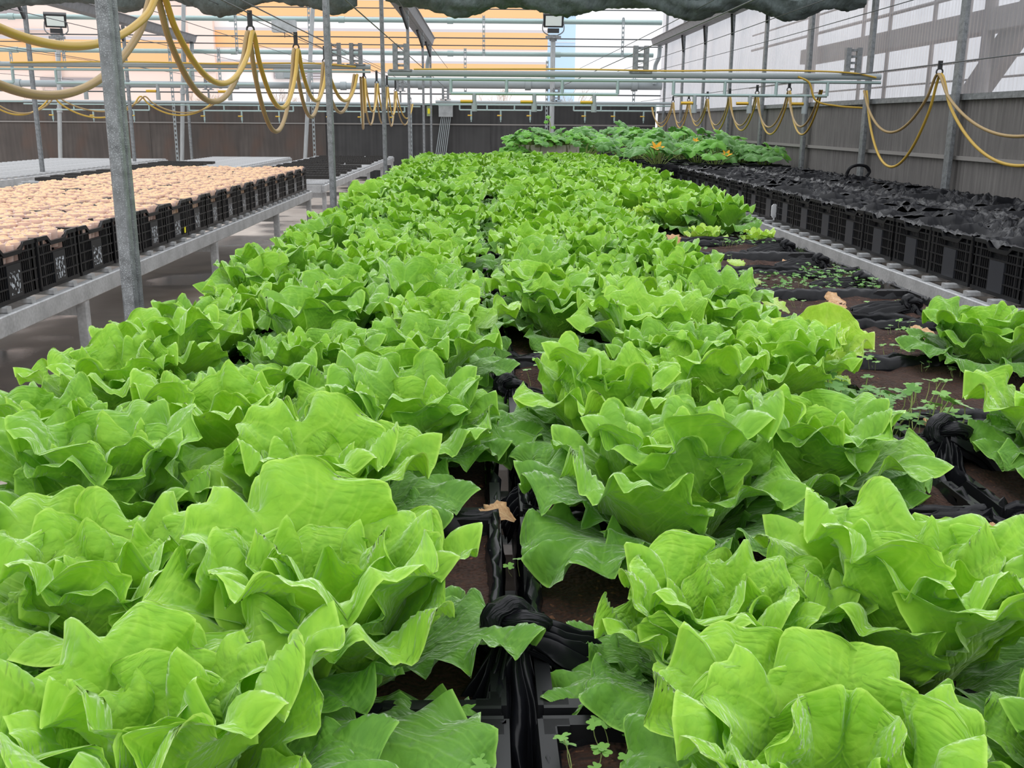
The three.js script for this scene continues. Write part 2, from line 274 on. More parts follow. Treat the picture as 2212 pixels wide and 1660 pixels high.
// pipes and wires of the far gable
function across(name, y, z, r, x0, x1, mat, label, cat, sleeve) {
  const t = thing(name, label, cat, [0, y, z]);
  part('run', rod([x0, 0, 0], [x1, 0, 0], r, 10), mat, t);
  if (sleeve) for (let x = x0 + 1.5; x < x1; x += 2.9) part('coupling', rod([x - 0.08, 0, 0], [x + 0.08, 0, 0], r * 1.3, 10), mat, t);
  return t;
}
across('steel_pipe', 4.2, -28.3, 0.075 * 0.9, -14, XR, M.pipe, 'uppermost horizontal pipe across the far gable', 'pipe', true);
across('steel_pipe', 3.36, -28.3, 0.06, -14, XR - 0.2, M.pipe, 'second horizontal pipe across the far gable', 'pipe', true);
across('water_main_pipe', 2.58, -28.2, 0.13, -3.2, XR + 0.05, M.pvc, 'thick grey pipe running above the dark screen, right of posts', 'pipe', true);
across('water_main_pipe', 2.5, -28.25, 0.09, -14, -3.2, M.pvc, 'thick grey pipe running above the brown screen at left', 'pipe', true);
across('guy_wire', 4.47, -28.0, 0.014, -14, XR, M.wire, 'topmost thin wire across the far gable', 'wire');
across('guy_wire', 3.74, -28.0, 0.016, -14, XR, M.wire, 'thin wire above the second gable pipe', 'wire');
across('guy_wire', 3.55, -28.0, 0.014, -14, XR, M.wire, 'thin wire just above the second gable pipe', 'wire');
across('guy_wire', 2.3, -28.0, 0.018, -14, XR, M.wire, 'thin wire just under the thick grey pipe', 'wire');
// perforated hanging strips
const strip = (x, y0, y1, label) => {
  const t = thing('perforated_strap', label, 'strap', [x, y0, -28.24], 0, 'perforated straps of the far gable');
  part('bar', [bx(-0.035, -0.02, 0, y1 - y0, -0.02, 0.02), bx(0.02, 0.035, 0, y1 - y0, -0.02, 0.02), ...Array.from({ length: Math.floor((y1 - y0) / 0.12) + 1 }, (_, k) => bx(-0.02, 0.02, k * 0.12, k * 0.12 + 0.06, -0.015, 0.015))], M.pvc, t);
};
[[0, 3.3, 4.35, 'beside the middle gutter'], [-0.5, 2.35, 3.5, 'left of centre above the thick pipe'], [3.75, 3.3, 4.3, 'upper right near the right gutter'], [4.1, 2.05, 2.9, 'low right by the right wall'], [-6.6, 3.3, 4.35, 'above the hanging hoses'], [-7.1, 2.4, 3.45, 'right of the left gutter end'], [-12.6, 2.4, 3.3, 'far left behind the hoses'], [-11.2, 2.9, 3.9, 'far left beside the floodlight'], [-4.65, 0, 4.6, 'tall by the leaning white pole'], [1.72, 0, 3.2, 'beside the floodlight pole'], [-8.4, 0, 4.4, 'behind the left gutter end'], [-2.0, 0, 2.2, 'under the green box']].forEach(([x, a, b, s]) => strip(x, a, b, 'perforated metal strap ' + s));
// leaning white poles
[[-11.45, -11.13, 3.62, 'carrying the left floodlight'], [-8.2, -7.8, 4.6, 'left of the tall strap behind the pot bench'], [-4.9, -4.45, 4.6, 'beside the grey box at mid left']].forEach(([x0, x1, h, s]) => { const t = thing('leaning_pole', 'white leaning pole ' + s, 'pole', [x0, 0, -27.8]); part('shaft', rod([0, 0, 0], [x1 - x0, h, 0], 0.055, 12), M.greyPlate, t); part('collar', rod([(x1 - x0) * 0.5, h * 0.5 - 0.06, 0], [(x1 - x0) * 0.5, h * 0.5 + 0.06, 0], 0.07, 12), M.greyPlate, t); });
// floodlights
function flood(x, y, z, turn, label, pole) {
  const t = thing('floodlight', label, 'floodlight', [x, y, z], turn);
  const s = new THREE.Shape(); s.moveTo(-0.24, -0.16); s.lineTo(0.24, -0.16); s.lineTo(0.26, 0.16); s.lineTo(-0.26, 0.16); s.closePath();
  const g = new THREE.ExtrudeGeometry(s, { depth: 0.16, bevelEnabled: true, bevelSize: 0.015, bevelThickness: 0.02, bevelSegments: 2 }); g.translate(0, 0, -0.16); g.rotateX(0.35); part('housing', g, M.dark, t);
  const gl = bx(-0.21, 0.21, -0.125, 0.125, 0, 0.012); gl.translate(0, 0, 0.018); gl.rotateX(0.35); part('glass', gl, M.lampGlass, t);
  part('ballast', bx(-0.15, 0.15, -0.3, -0.19, -0.12, 0.02), M.dark, t);
  part('yoke', tube([[-0.27, -0.02, -0.08], [-0.27, -0.25, -0.06], [-0.1, -0.36, -0.06], [0.1, -0.36, -0.06], [0.27, -0.25, -0.06], [0.27, -0.02, -0.08]], 0.015, 30, 6), M.post, t);
  part('mount', [bx(-0.2, 0.2, -0.44, -0.38, -0.14, 0.06), bx(-0.13, 0.13, -0.38, -0.35, -0.1, 0.04)], M.post, t);
}
flood(1.83, 4.16, -27.6, 0, 'square floodlight on the white pole above the centre screen');
flood(-11.13, 4.05, -27.74, 0.35, 'square floodlight at far left under the gutter');
{ const t = thing('lamp_pole', 'white vertical pole under the centre floodlight', 'pole', [1.83, 0, -27.68]); part('shaft', rod([0, 0, 0], [0, 3.72, 0], 0.065, 14), M.greyPlate, t); part('cap', rod([0, 3.66, 0], [0, 3.76, 0], 0.1, 14), M.post, t); }
// switch boxes and conduits
{
  const t = thing('switch_box', 'grey electrical cabinet with slanted conduits on the dark screen', 'cabinet', [-1.05, 1.52, -28.6]);
  part('case', [bevel(0.86 * 0.45, 0.3, 0.2)], M.greyPlate, t); part('lid_edge', bx(-0.205, 0.205, 0.14, 0.17, -0.11, 0.11), M.pipe, t);
  for (let k = 0; k < 6; k++) part('conduit', rod([-0.12 + k * 0.05, -0.14, 0.02], [-0.34 + k * 0.056, -1.5, 0.05], 0.014, 8), M.pvc, t);
  t.scale.setScalar(1.0); t.position.y = 1.86;
}
{ const t = thing('meter_box', 'small green box beside the grey electrical cabinet', 'box', [-1.5, 1.86, -28.63]); part('case', bevel(0.15, 0.27, 0.14), M.greenBox, t); part('lid', bx(-0.05, 0.05, -0.07, 0.07, 0.07, 0.078), M.yellow, t); }
{ const t = thing('control_box', 'grey control box hung beside the leaning white pole', 'box', [-5.25, 3.98, -27.9]); part('case', bevel(0.62, 0.3, 0.24), M.greyPlate, t); part('rod', rod([0, -0.15, 0], [0, -0.28, 0], 0.01), M.wire, t); }
{ const t = thing('control_box', 'lower grey control box on the leaning white pole', 'box', [-5.2, 2.78, -27.9]); part('case', bevel(0.66, 0.24, 0.22), M.greyPlate, t); part('door', bevel(0.2, 0.2, 0.26), M.pvc, t); }

// shade cloth bunched under the roof, one roll per bay
function clothRoll(x0, x1, z, label) {
  const nx = Math.round((x1 - x0) * 44), na = 26, pos = [], uv = [], idx = [];
  for (let i = 0; i <= nx; i++) {
    const u = i / nx, x = x0 + (x1 - x0) * u, e = Math.min(1, Math.min(u, 1 - u) * (x1 - x0) / 0.22);
    const sag = 0.065 * Math.sin(x * 4.55 + 0.6 * Math.sin(x * 1.7)) + 0.03 * nz(x * 1.9, 3.3);
    for (let k = 0; k <= na; k++) {
      const a = k / na * Math.PI * 2, f = 1 + 0.22 * nz(Math.cos(a) * 2.2 + 8, Math.sin(a) * 2.2 + x * 0.9, x * 0.8) + 0.07 * Math.sin(a * 5 + x * 9 + 3 * nz(x * 2, 9)) + 0.12 * nz(x * 7, a * 2.5, 4) + 0.09 * nz(x * 17, a * 4, 7) + 0.05 * Math.abs(nz(x * 30, a * 6, 2));
      pos.push(x, 3.115 + sag + Math.sin(a) * 0.2 * f * (0.55 + 0.45 * e), z + Math.cos(a) * 0.16 * f * (0.4 + 0.6 * e)); uv.push(x, k / na);
    }
  }
  for (let i = 0; i < nx; i++) for (let k = 0; k < na; k++) { const a = i * (na + 1) + k, b = a + na + 1; idx.push(a, a + 1, b, b, a + 1, b + 1); }
  const g = new THREE.BufferGeometry(); g.setAttribute('position', new THREE.Float32BufferAttribute(pos, 3)); g.setAttribute('uv', new THREE.Float32BufferAttribute(uv, 2)); g.setIndex(idx); g.computeVertexNormals();
  return solo('shade_cloth', g, M.net, label, 'shade cloth');
}
clothRoll(-1.2, 4.72, -13, 'dark bunched shade cloth overhead, right of the middle gutter');
clothRoll(-7.6, -1.55, -13, 'dark bunched shade cloth overhead, left of the middle gutter');
// cables running away from the camera
[[-3.2, 3.0], [-2.7, 2.95], [-4.4, 3.05], [-5.8, 2.95], [-0.95, 2.95], [3.6, 2.92], [4.45, 2.9], [-9, 2.9], [-11, 2.6], [2.6, 3.0]].forEach(([x, y], i) => solo('support_cable', tube([[x, y, -1.5], [x, y - 0.06, -14], [x, y, -28.2]], 0.0055, 30, 5), M.wire, ['cable high over the pot bench, inner', 'cable high over the pot bench, middle', 'cable crossing above the hanging hoses', 'cable crossing under the left gutter', 'cable high above the left lettuce column', 'upper cable toward the right wall', 'lower cable nearest the right wall', 'cable at far left of the gutter', 'lowest cable at far left', 'cable high above the empty soil crates'][i].replace(/^/, 'thin steel '), 'cable'));

// irrigation booms and their hoses
function boom(x0, x1, y, z, sections, label, nozzle) {
  const t = thing('irrigation_boom', label, 'irrigation boom', [0, y, z]);
  part('main_tube', rod([x0, 0.03, 0], [x1, 0.03, 0], 0.035, 12), M.pvc, t);
  part('water_pipe', rod([x0, -0.035, 0.02], [x1, -0.035, 0.02], 0.018, 10), M.pipe, t);
  for (const [a, b, d1, d2] of sections) {
    const n = 4, s = part('spray_manifold', [rod([a, -d1, 0.02], [b, -d1, 0.02], 0.018, 10), ...Array.from({ length: n }, (_, k) => { const x = a + (b - a) * k / (n - 1); return rod([x, -0.03, 0.02], [x, -d1, 0.02], 0.02, 8); })], M.pipe, t);
    for (let k = 0; k < 3; k++) {
      const x = a + (b - a) * (0.14 + 0.36 * k);
      if (nozzle) { part('nozzle', [rod([x, -d1, 0.02], [x, -d1 - d2, 0.02], 0.022, 8), rod([x, -d1 - d2, 0.02], [x, -d1 - d2 - 0.05, 0.02], 0.012, 8)], M.pipe, s); part('valve', rod([x - 0.09, -d1 - d2 * 0.55, 0.03], [x + 0.02, -d1 - d2 * 0.55, 0.03], 0.016, 8), M.brass, s); }
      else { part('drop_pipe', [rod([x, -d1, 0.02], [x, -d1 - d2, 0.02], 0.024, 8), rod([x, -d1 - d2 * 0.55, 0.02], [x, -d1 - d2, 0.02], 0.032, 8)], M.pvc, s); part('valve', rod([x - 0.16, -d1 - d2 * 0.45, 0.03], [x - 0.02, -d1 - d2 * 0.45, 0.03], 0.018, 8), M.brass, s); }
    }
  }
  return t;
}
const bR = boom(-1.1, 4.62, 2.1, -12, [[-0.38, 1.55, 0.19, 0.2], [2.2, 4.0, 0.19, 0.2]], 'near spray boom spanning the bay right of the middle posts');
const bL = boom(-9.2, -1.6, 2.3, -14.8, [[-8.8, -6.6, 0.22, 0.22], [-6.0, -3.2, 0.22, 0.22]], 'near spray boom spanning the left bay over the benches');
const bRF = boom(-1.2, 4.7, 2.03, -25.8, [[-0.6, 1.45, 0.16, 0.24], [2.25, 4.3, 0.16, 0.24]], 'far spray boom with small nozzles before the dark screen', true);
const bLF = boom(-11.5, -1.6, 1.98, -26.2, [[-11.2, -8.4, 0.17, 0.24], [-7.4, -4.8, 0.17, 0.24], [-4.2, -2.0, 0.17, 0.24]], 'far spray boom with small nozzles before the brown screen', true);
for (const [o, xs, y] of [[bR, [-0.95, 1.81, 4.28], 0.05], [bL, [-6.9, -2.1, -1.8], 0.05], [bRF, [-0.95, 1.81], 0.08], [bLF, [-6.9, -2.1], 0.33]]) for (const x of xs) {
  if (y > 0.06) part('hanger_rod', bx(x - 0.02, x + 0.02, 0, y + 0.02, -0.02, 0.02), M.post, o);
  part('trolley', [bx(x - 0.09, x - 0.035, y, y + 0.3, -0.03, 0.03), bx(x + 0.035, x + 0.09, y, y + 0.3, -0.03, 0.03), ...[0.05, 0.12, 0.19, 0.26].map((h) => bx(x - 0.04, x + 0.04, y + h, y + h + 0.025, -0.02, 0.02)), bx(x - 0.13, x + 0.13, y, y + 0.02, -0.05, 0.05)], M.post, o);
}
function sag(a, b, drop, n = 10, lean = 0) { const out = []; for (let k = 0; k <= n; k++) { const t = k / n, c = 1 - Math.pow(2 * t - 1, 2); out.push(V(a[0] + (b[0] - a[0]) * t + lean * c, a[1] + (b[1] - a[1]) * t - drop * Math.pow(c, 0.85), a[2] + (b[2] - a[2]) * t)); } return out; }
function hoseRun(hooks, drops, r, label, mat, off, yc, lean = 0) {
  const pts = []; hooks.forEach((h, i) => { if (!i) pts.push(V(...h)); else { const s = sag(hooks[i - 1], h, drops[i - 1], 12, lean); pts.push(...s.slice(1)); } });
  return solo('water_hose', tube(pts.map((p) => V(p.x + off, p.y, p.z)), r, hooks.length * 46, 8), mat, label, 'hose');
}
function hangers(hooks, yc, where) {
  hooks.forEach((h, i) => { const t = thing('hose_hanger', 'dark metal hose hanger clip on the ' + where + ', ' + ORD[i] + ' from the camera', 'hanger', h, 0, 'hose hangers'); part('clip', [bx(-0.02, 0.02, 0.04, yc - h[1] + 0.02, -0.008, 0.008)], M.dark, t); part('ring', (() => { const g = new THREE.TorusGeometry(0.03, 0.008, 6, 14); g.translate(0, 0.02, 0); return g; })(), M.dark, t); });
}
{ // right wall hoses
  for (const [cx, cy, w] of [[-0.95, 2.4, 'left end of the right boom'], [1.81, 2.4, 'middle of the right boom'], [-6.9, 2.6, 'far end of the left boom'], [-2.1, 2.6, 'aisle end of the left boom']]) solo('support_cable', tube([[cx, cy, -1.5], [cx, cy, -28.2]], 0.0055, 10, 5), M.wire, 'thin cable passing the trolley at the ' + w, 'cable');
  const y = 2.06, x = 4.3, hk = [[x, y, -6.6], [x, y, -9.72], [4.42, 1.97, -11.9]], far = [[4.0, 1.98, -12.2], [x, 2.04, -14.5], [x, 2.04, -16.2], [x, 2.04, -18], [x, 2.04, -19.8], [x, 2.04, -21.6], [x, 2.04, -23.4], [4.2, 1.96, -25.7]];
  solo('support_cable', tube([[x, 2.15, -1.5], [x, 2.15, -28.2]], 0.0055, 10, 5), M.wire, 'thin cable carrying the yellow hoses by the right wall', 'cable');
  hoseRun(hk, [0.78, 0.86], 0.014, 'lower of two yellow hoses sagging near the right wall, camera side', M.hose, 0.015, y);
  hoseRun(hk, [0.55, 0.5], 0.014, 'upper of two yellow hoses sagging near the right wall, camera side', M.hoseDull, -0.015, y);
  hoseRun(far, [0.55, 0.6, 0.56, 0.58, 0.5, 0.55, 0.5], 0.013, 'lower of two yellow hoses looped along the far right wall', M.hose, 0.012, y);
  hoseRun(far, [0.45, 0.5, 0.48, 0.48, 0.42, 0.45, 0.42], 0.013, 'upper of two yellow hoses looped along the far right wall', M.hoseDull, -0.012, y);
  hangers([hk[1], ...far.slice(1, 7)], 2.16, 'right wall cable');
  solo('water_hose', tube([[-0.8, 2.17, -11.95], [1.0, 2.185, -11.95], [2.1, 2.175, -11.95], [3.2, 2.19, -11.94], [4.3, 2.165, -11.95], [4.55, 2.12, -11.95]], 0.011, 60, 6), M.hose, 'yellow hose lying along the right spray boom', 'hose');
  solo('water_hose', tube([[3.62, 2.12, -11.9], [3.75, 2.06, -11.9], [3.85, 1.86, -11.9], [4.1, 1.8, -11.9], [4.4, 1.78, -11.9]], 0.012, 40, 6), M.hose, 'short yellow hose dropping from the right spray boom', 'hose');
}
{ // left aisle hoses, hung on a cable that passes above the pot bench
  const x = -1.95, y = 2.36, hk = [[-1.95, 2.3, -3.1], [x, y - 0.02, -6.42], [x, y - 0.05, -8.86], [x, y - 0.05, -10.95], [x, y - 0.08, -12.9], [-1.8, 2.22, -14.7]], far = [[-1.75, 2.2, -15], [x, 2.25, -17], [x, 2.25, -19], [x, 2.25, -21], [x, 2.22, -23], [-1.8, 2.0, -26]];
  solo('support_cable', tube([[x, 2.5, -1.0], [x, 2.44, -14], [x, 2.5, -28.2]], 0.006, 20, 5), M.wire, 'thin cable carrying the yellow hoses left of the bed', 'cable');
  hoseRun(hk, [0.40, 0.47, 0.60, 0.48, 0.4], 0.021, 'upper thick yellow hose swagged from hangers over the pot bench', M.hose, 0.02, y);
  hoseRun(hk, [0.62, 0.60, 0.82, 0.66, 0.55], 0.021, 'lower thick brownish hose swagged from hangers over the pot bench', M.hoseDull, -0.02, y, -0.02);
  hoseRun(far, [0.5, 0.5, 0.5, 0.52, 0.45], 0.016, 'upper yellow hose looped far along the left aisle', M.hose, 0.02, y);
  hoseRun(far, [0.75, 0.72, 0.7, 0.75, 0.6], 0.016, 'lower dull hose looped far along the left aisle', M.hoseDull, -0.02, y);
  hangers([...hk.slice(1, 5), ...far.slice(1, 5)], 2.46, 'left aisle cable');
  const b = [[-12.5, 2.15, -22], [-11, 2.12, -23], [-9.9, 2.12, -24], [-8.2, 2.12, -25], [-6.6, 2.1, -25.7]];
  hoseRun(b, [0.55, 0.45, 0.5, 0.42], 0.02, 'yellow hose looped before the brown screen at far left', M.hose, 0, 2);
  hoseRun(b.map(([p, q, s]) => [p + 0.05, q, s]), [0.4, 0.42, 0.36, 0.36], 0.018, 'thinner upper hose looped before the brown screen', M.hoseDull, 0.05, 2);
  solo('water_hose', tube([[-6.6, 2.35, -14.75], [-5, 2.37, -14.75], [-3.6, 2.355, -14.75], [-2.4, 2.37, -14.75], [-1.8, 2.33, -14.75]], 0.013, 50, 6), M.hose, 'yellow hose lying along the left spray boom', 'hose');
}

// ---------------------------------------------------------------- benches
function bench(x0, x1, z0, z1, top, label, { legs, slatStep = 0.28, group = 'galvanised benches' } = {}) {
  const t = thing('metal_bench', label, 'bench', [(x0 + x1) / 2, 0, (z0 + z1) / 2]);
  const a = (x1 - x0) / 2, b = (z0 - z1) / 2, h = 0.105;
  for (const s of [-1, 1]) { const g = bevel(0.05, h, 2 * b, 0.006); g.translate(s * (a - 0.025), top - h / 2, 0); part('side_rail', g, M.galv, t); }
  for (const s of [-1, 1]) part('end_rail', bx(-a + 0.05, a - 0.05, top - h, top, s * b - 0.025, s * b + 0.025), M.galv, t);
  const n = Math.round(2 * b / slatStep), sg = bevel(0.05, 0.03, 2 * a - 0.03, 0.004); sg.rotateY(Math.PI / 2);
  for (let k = 0; k < n; k++) { const m = part('slat', sg, M.galv, t); m.position.set(0, top + 0.016, -b + (k + 0.5) * 2 * b / n); }
  const lg = bevel(0.06, 0.06, top - h, 0.005); lg.rotateX(Math.PI / 2); lg.translate(0, (top - h) / 2, 0);
  for (const z of legs) for (const s of [-1, 1]) { const m = part('leg', lg, M.galv, t); m.position.set(s * (a - 0.04), 0, z - t.position.z); }
  for (const z of legs) part('cross_beam', bx(-a + 0.07, a - 0.07, top - h - 0.09, top - h - 0.005, z - t.position.z - 0.02, z - t.position.z + 0.02), M.galv, t);
  return t;
}
const TOP = 0.655;
bench(-4.42, -2.36, -2.9, -14.0, TOP, 'galvanised bench carrying the crates of moss pots', { legs: [-3.1, -5.95, -8.95, -11.7, -13.9] });
bench(-4.42, -2.38, -15.2, -27.2, TOP, 'galvanised bench with black seed trays behind the pot bench', { legs: [-15.4, -18.4, -21.4, -24.2, -27] });
bench(-6.9, -4.9, -15.2, -26.2, TOP, 'empty slatted galvanised bench left of the seed tray bench', { legs: [-15.4, -18.4, -21.4, -24.2, -26], slatStep: 0.24 });
bench(-10.3, -7.55, -9, -24.6, TOP, 'wide slatted galvanised bench at the far left', { legs: [-9.3, -13, -17, -21, -24.4], slatStep: 0.24 });
bench(-0.86, 1.72, -0.55, -15.1, TOP, 'galvanised bench under the lettuce crates', { legs: [-0.8, -3.6, -6.4, -9.2, -12, -14.9] });
bench(2.72, 4.62, -2.6, -14.6, TOP, 'galvanised bench under the black bag crates by right wall', { legs: [-2.8, -5.6, -8.4, -11.4, -14.4] });
bench(2.35, 4.62, -15.2, -25, TOP, 'galvanised bench under the squash plants', { legs: [-15.4, -18.4, -21.4, -24.8] });
{ const g = bevel(0.05, 0.16, 0.07, 0.005); const t = thing('angle_bracket', 'small metal bracket leaning against the nearest steel post', 'bracket', [-1.33, 0.5, -3.9]); part('plate', moved(g, 0.05, 0, 0), M.galv, t); part('foot', bx(-0.02, 0.1, -0.5, -0.08, -0.01, 0.01), M.galv, t); }

// ---------------------------------------------------------------- crates
// wall of a crate seen from outside, in the local xy plane (x along the wall), outer face at +z
function crateWall(L, H) {
  const solid = [], ribs = [], c = 0.075, dip = 0.035, rim = 0.022;
  const s = new THREE.Shape(); // rim with raised corners and a lowered middle
  const top = [[-L / 2, H], [-L / 2 + 0.13, H], [-L / 2 + 0.175, H - dip], [L / 2 - 0.175, H - dip], [L / 2 - 0.13, H], [L / 2, H]];
  s.moveTo(...top[0]); top.slice(1).forEach((p) => s.lineTo(...p)); [...top].reverse().forEach(([x, y]) => s.lineTo(x, y - rim)); s.closePath();
  const r = new THREE.ExtrudeGeometry(s, { depth: 0.018, bevelEnabled: false }); r.translate(0, 0, -0.012); solid.push(r);
  for (const q of [-1, 1]) { solid.push(bx(q * (L / 2 - 0.014) - 0.014, q * (L / 2 - 0.014) + 0.014, 0, H, -0.014, 0)); solid.push(bx(q * (L / 2 - c) - 0.008, q * (L / 2 - c) + 0.008, 0, H - 0.01, -0.012, 0)); }
  solid.push(bx(-L / 2, L / 2, 0, 0.022, -0.014, 0.002));
  for (const y of [0.075, 0.135, 0.195, 0.24]) ribs.push(bx(-L / 2, L / 2, y - 0.004, y + 0.004, -0.012, 0.003));
  for (let x = -L / 2 + 0.03; x < L / 2; x += 0.024) { if (Math.abs(x) < 0.075) continue; ribs.push(bx(x - 0.003, x + 0.003, 0, H - 0.05, -0.012, -0.002)); }
  return { frame: mergeGeometries(solid.map((g) => (g.index ? g.toNonIndexed() : g))), ribs: mergeGeometries(ribs), panel: bx(-0.08, 0.08, 0.02, 0.19, -0.01, 0.004) };
}
const CH = 0.29;
function makeCrateGeo(wx, lz) {
  const A = crateWall(lz, CH), B = crateWall(wx, CH), put = (g, x, z, r) => { const q = g.clone(); q.rotateY(r); q.translate(x, 0, z); return q; };
  const pieces = (k) => [put(A[k], wx / 2, 0, Math.PI / 2), put(A[k], -wx / 2, 0, -Math.PI / 2), put(B[k], 0, lz / 2, 0), put(B[k], 0, -lz / 2, Math.PI)].map((g) => (g.index ? g.toNonIndexed() : g));
  return { frame: mergeGeometries(pieces('frame')), ribs: mergeGeometries(pieces('ribs')), panels: pieces('panel'), base: bx(-wx / 2 + 0.01, wx / 2 - 0.01, 0.004, 0.014, -lz / 2 + 0.01, lz / 2 - 0.01) };
}
function crate(geo, x, y, z, label, group, scrap = -1) {
  const t = thing('plastic_crate', label, 'crate', [x, y, z], rr(-0.012, 0.012), group);
  part('frame', geo.frame, M.crate, t); part('grid_wall', geo.ribs, M.crate, t); part('base', geo.base, M.crate, t);
  geo.panels.forEach((g, i) => { part('label_panel', g, i === 0 && scrap >= 0 ? M.crateScrap[scrap] : M.cratePanel, t); });
  return t;
}
const gPot = makeCrateGeo(0.655, 0.535), gBed = makeCrateGeo(0.77, 0.54), gBag = makeCrateGeo(0.86, 0.545);
const YB = TOP + 0.033; // crates stand on the slats

// pots of moss in crates, left bench
const cupProfile = [[0.026, 0], [0.028, 0.001], [0.0385, 0.098], [0.0405, 0.1], [0.0385, 0.101], [0.0365, 0.097]].map((p) => new THREE.Vector2(...p));
const gCup = new THREE.LatheGeometry(cupProfile, 10), gCupFar = new THREE.LatheGeometry([cupProfile[0], cupProfile[2], cupProfile[3]], 7);
function mossGeo(s) {
  const g = new THREE.LatheGeometry([[0.026, 0.004], [0.0345, 0.086], [0.031, 0.097], [0.02, 0.105], [0.0, 0.107]].map((p) => new THREE.Vector2(...p)), 10), p = g.attributes.position;
  for (let i = 0; i < p.count; i++) { const y = p.getY(i); if (y > 0.09) { const n = nz(p.getX(i) * 70 + s * 9, p.getZ(i) * 70, s); p.setY(i, y + n * 0.014); } }
  g.computeVertexNormals(); return g;
}
const gMoss = [0, 1, 2, 3].map(mossGeo);
{
  const rows = 19, cols = 3, P = [];
  for (let c = 0; c < cols; c++) for (let k = 0; k < rows; k++) {
    const x = -2.36 - 0.37 - c * 0.672, z = -3.45 - k * 0.56, front = c === 0;
    const t = crate(gPot, x, YB, z, front ? 'black crate of moss pots, ' + ORD[k] + ' from the camera along the aisle edge' : 'black crate of moss pots, ' + ORD[k] + ' from the camera in the ' + ['', 'middle', 'far'][c] + ' row', 'crates of moss pots', front ? k % 3 : -1);
    if (front && k === 8) part('sticker', bx(0.328, 0.333, 0.03, 0.075, -0.2, -0.17), M.yellow, t);
    for (let i = 0; i < 8; i++) for (let j = 0; j < 6; j++) P.push([x - 0.282 + i * 0.0806 + rr(-0.004, 0.004), YB + 0.19 + rr(-0.012, 0.016), z - 0.208 + j * 0.0832 + rr(-0.004, 0.004), rr(0, 6), c, k]);
  }
  // the 300 that show largest: nearest to the camera and in view
  const score = (p) => (p[2] < -4.45 + (p[0] + 2.36) * 1.55 ? 0 : 100) + Math.hypot(p[0], p[2]);
  P.sort((a, b) => score(a) - score(b));
  P.slice(0, 300).forEach((p, i) => {
    const t = thing('moss_pot', 'small clear plastic pot of tan moss standing among its likes at the camera end of the left bench', 'plant pot', [p[0], p[1], p[2]], p[3], 'clear pots of tan moss');
    t.userData.label = `small clear pot of tan moss in the ${ORD[p[5]]} crate of the ${['aisle edge', 'middle', 'far'][p[4]]} row`;
    t.rotation.x = rr(-0.05, 0.05); t.rotation.z = rr(-0.05, 0.05);
    part('cup', gCup, M.cup, t); part('moss', gMoss[i % 4], M.moss, t);
  });
  const rest = P.slice(300), G = thing('moss_pots', 'hundreds of clear pots of tan moss filling the crates farther along', 'plant pots'); G.userData.kind = 'stuff';
  const m4 = new THREE.Matrix4(), q = new THREE.Quaternion(), e = new THREE.Euler();
  const ic = new THREE.InstancedMesh(gCupFar, M.cup, rest.length), im = new THREE.InstancedMesh(gMoss[1], M.moss, rest.length); ic.name = 'cup'; im.name = 'moss';
  rest.forEach((p, i) => { q.setFromEuler(e.set(rr(-0.05, 0.05), p[3], rr(-0.05, 0.05))); m4.compose(V(p[0], p[1], p[2]), q, V(1, 1, 1)); ic.setMatrixAt(i, m4); im.setMatrixAt(i, m4); });
  [ic, im].forEach((m) => { shadows(m); m.userData.kind = 'stuff'; G.add(m); });
}
// seed trays
function trayGeo() {
  const g = [bx(-0.27, 0.27, 0.0, 0.006, -0.14, 0.14), bx(-0.27, 0.27, 0.006, 0.045, -0.14, -0.134), bx(-0.27, 0.27, 0.006, 0.045, 0.134, 0.14), bx(-0.27, -0.264, 0.006, 0.045, -0.14, 0.14), bx(0.264, 0.27, 0.006, 0.045, -0.14, 0.14)];
  for (let i = 1; i < 10; i++) g.push(bx(-0.27 + i * 0.054 - 0.004, -0.27 + i * 0.054 + 0.004, 0.006, 0.043, -0.134, 0.134));
  for (let j = 1; j < 5; j++) g.push(bx(-0.264, 0.264, 0.006, 0.043, -0.14 + j * 0.056 - 0.004, -0.14 + j * 0.056 + 0.004));
  return mergeGeometries(g);
}
const gTray = trayGeo(), gPlug = bx(-0.262, 0.262, 0.006, 0.034, -0.133, 0.133);
function tray(x, z, where, at) { const t = thing('seed_tray', 'black seed tray, ' + at + ', ' + where, 'tray', [x, TOP + 0.033, z], rr(-0.05, 0.05), 'black seed trays on the ' + where); part('tray_body', gTray, M.tray, t); part('plug_soil', gPlug, M.soil, t); }
for (let r = 0; r < 13; r++) for (let c = 0; c < 3; c++) { if ((r === 2 && c === 2) || (r === 6 && c === 0) || (r < 3 && c === 2)) continue; tray(-2.72 - c * 0.57 + rr(-0.02, 0.02), -16.6 - r * 0.78 + rr(-0.06, 0.06), 'bench behind the moss pots', ORD[r] + ' back, ' + ['aisle', 'middle', 'far'][c] + ' file'); }
for (let r = 0; r < 11; r++) for (let c = 0; c < 2; c++) tray(-6.5 + c * 0.58 + rr(-0.02, 0.02) - (r > 6 ? 0.1 : 0), -15.6 - r * 0.62 + rr(-0.05, 0.05), 'slatted bench left of pots', ORD[r] + ' back, ' + ['left', 'right'][c] + ' file');

// ---------------------------------------------------------------- lettuce bed: crates, liners, soil
function soilGeo(w, l, s) {
  const g = new THREE.PlaneGeometry(w, l, 26, 18); g.rotateX(-Math.PI / 2); const p = g.attributes.position, u = g.attributes.uv;
  for (let i = 0; i < p.count; i++) { const x = p.getX(i), z = p.getZ(i); p.setY(i, 0.02 * nz(x * 5 + s * 7, z * 5) + 0.014 * nz(x * 16, z * 16 + s * 3) + 0.008 * nz(x * 45, z * 45, s)); u.setXY(i, x + s * 0.37, z + s * 0.21); }
  g.computeVertexNormals(); return g;
}
const gSoil = [0, 1, 2].map((s) => soilGeo(0.75, 0.52, s));
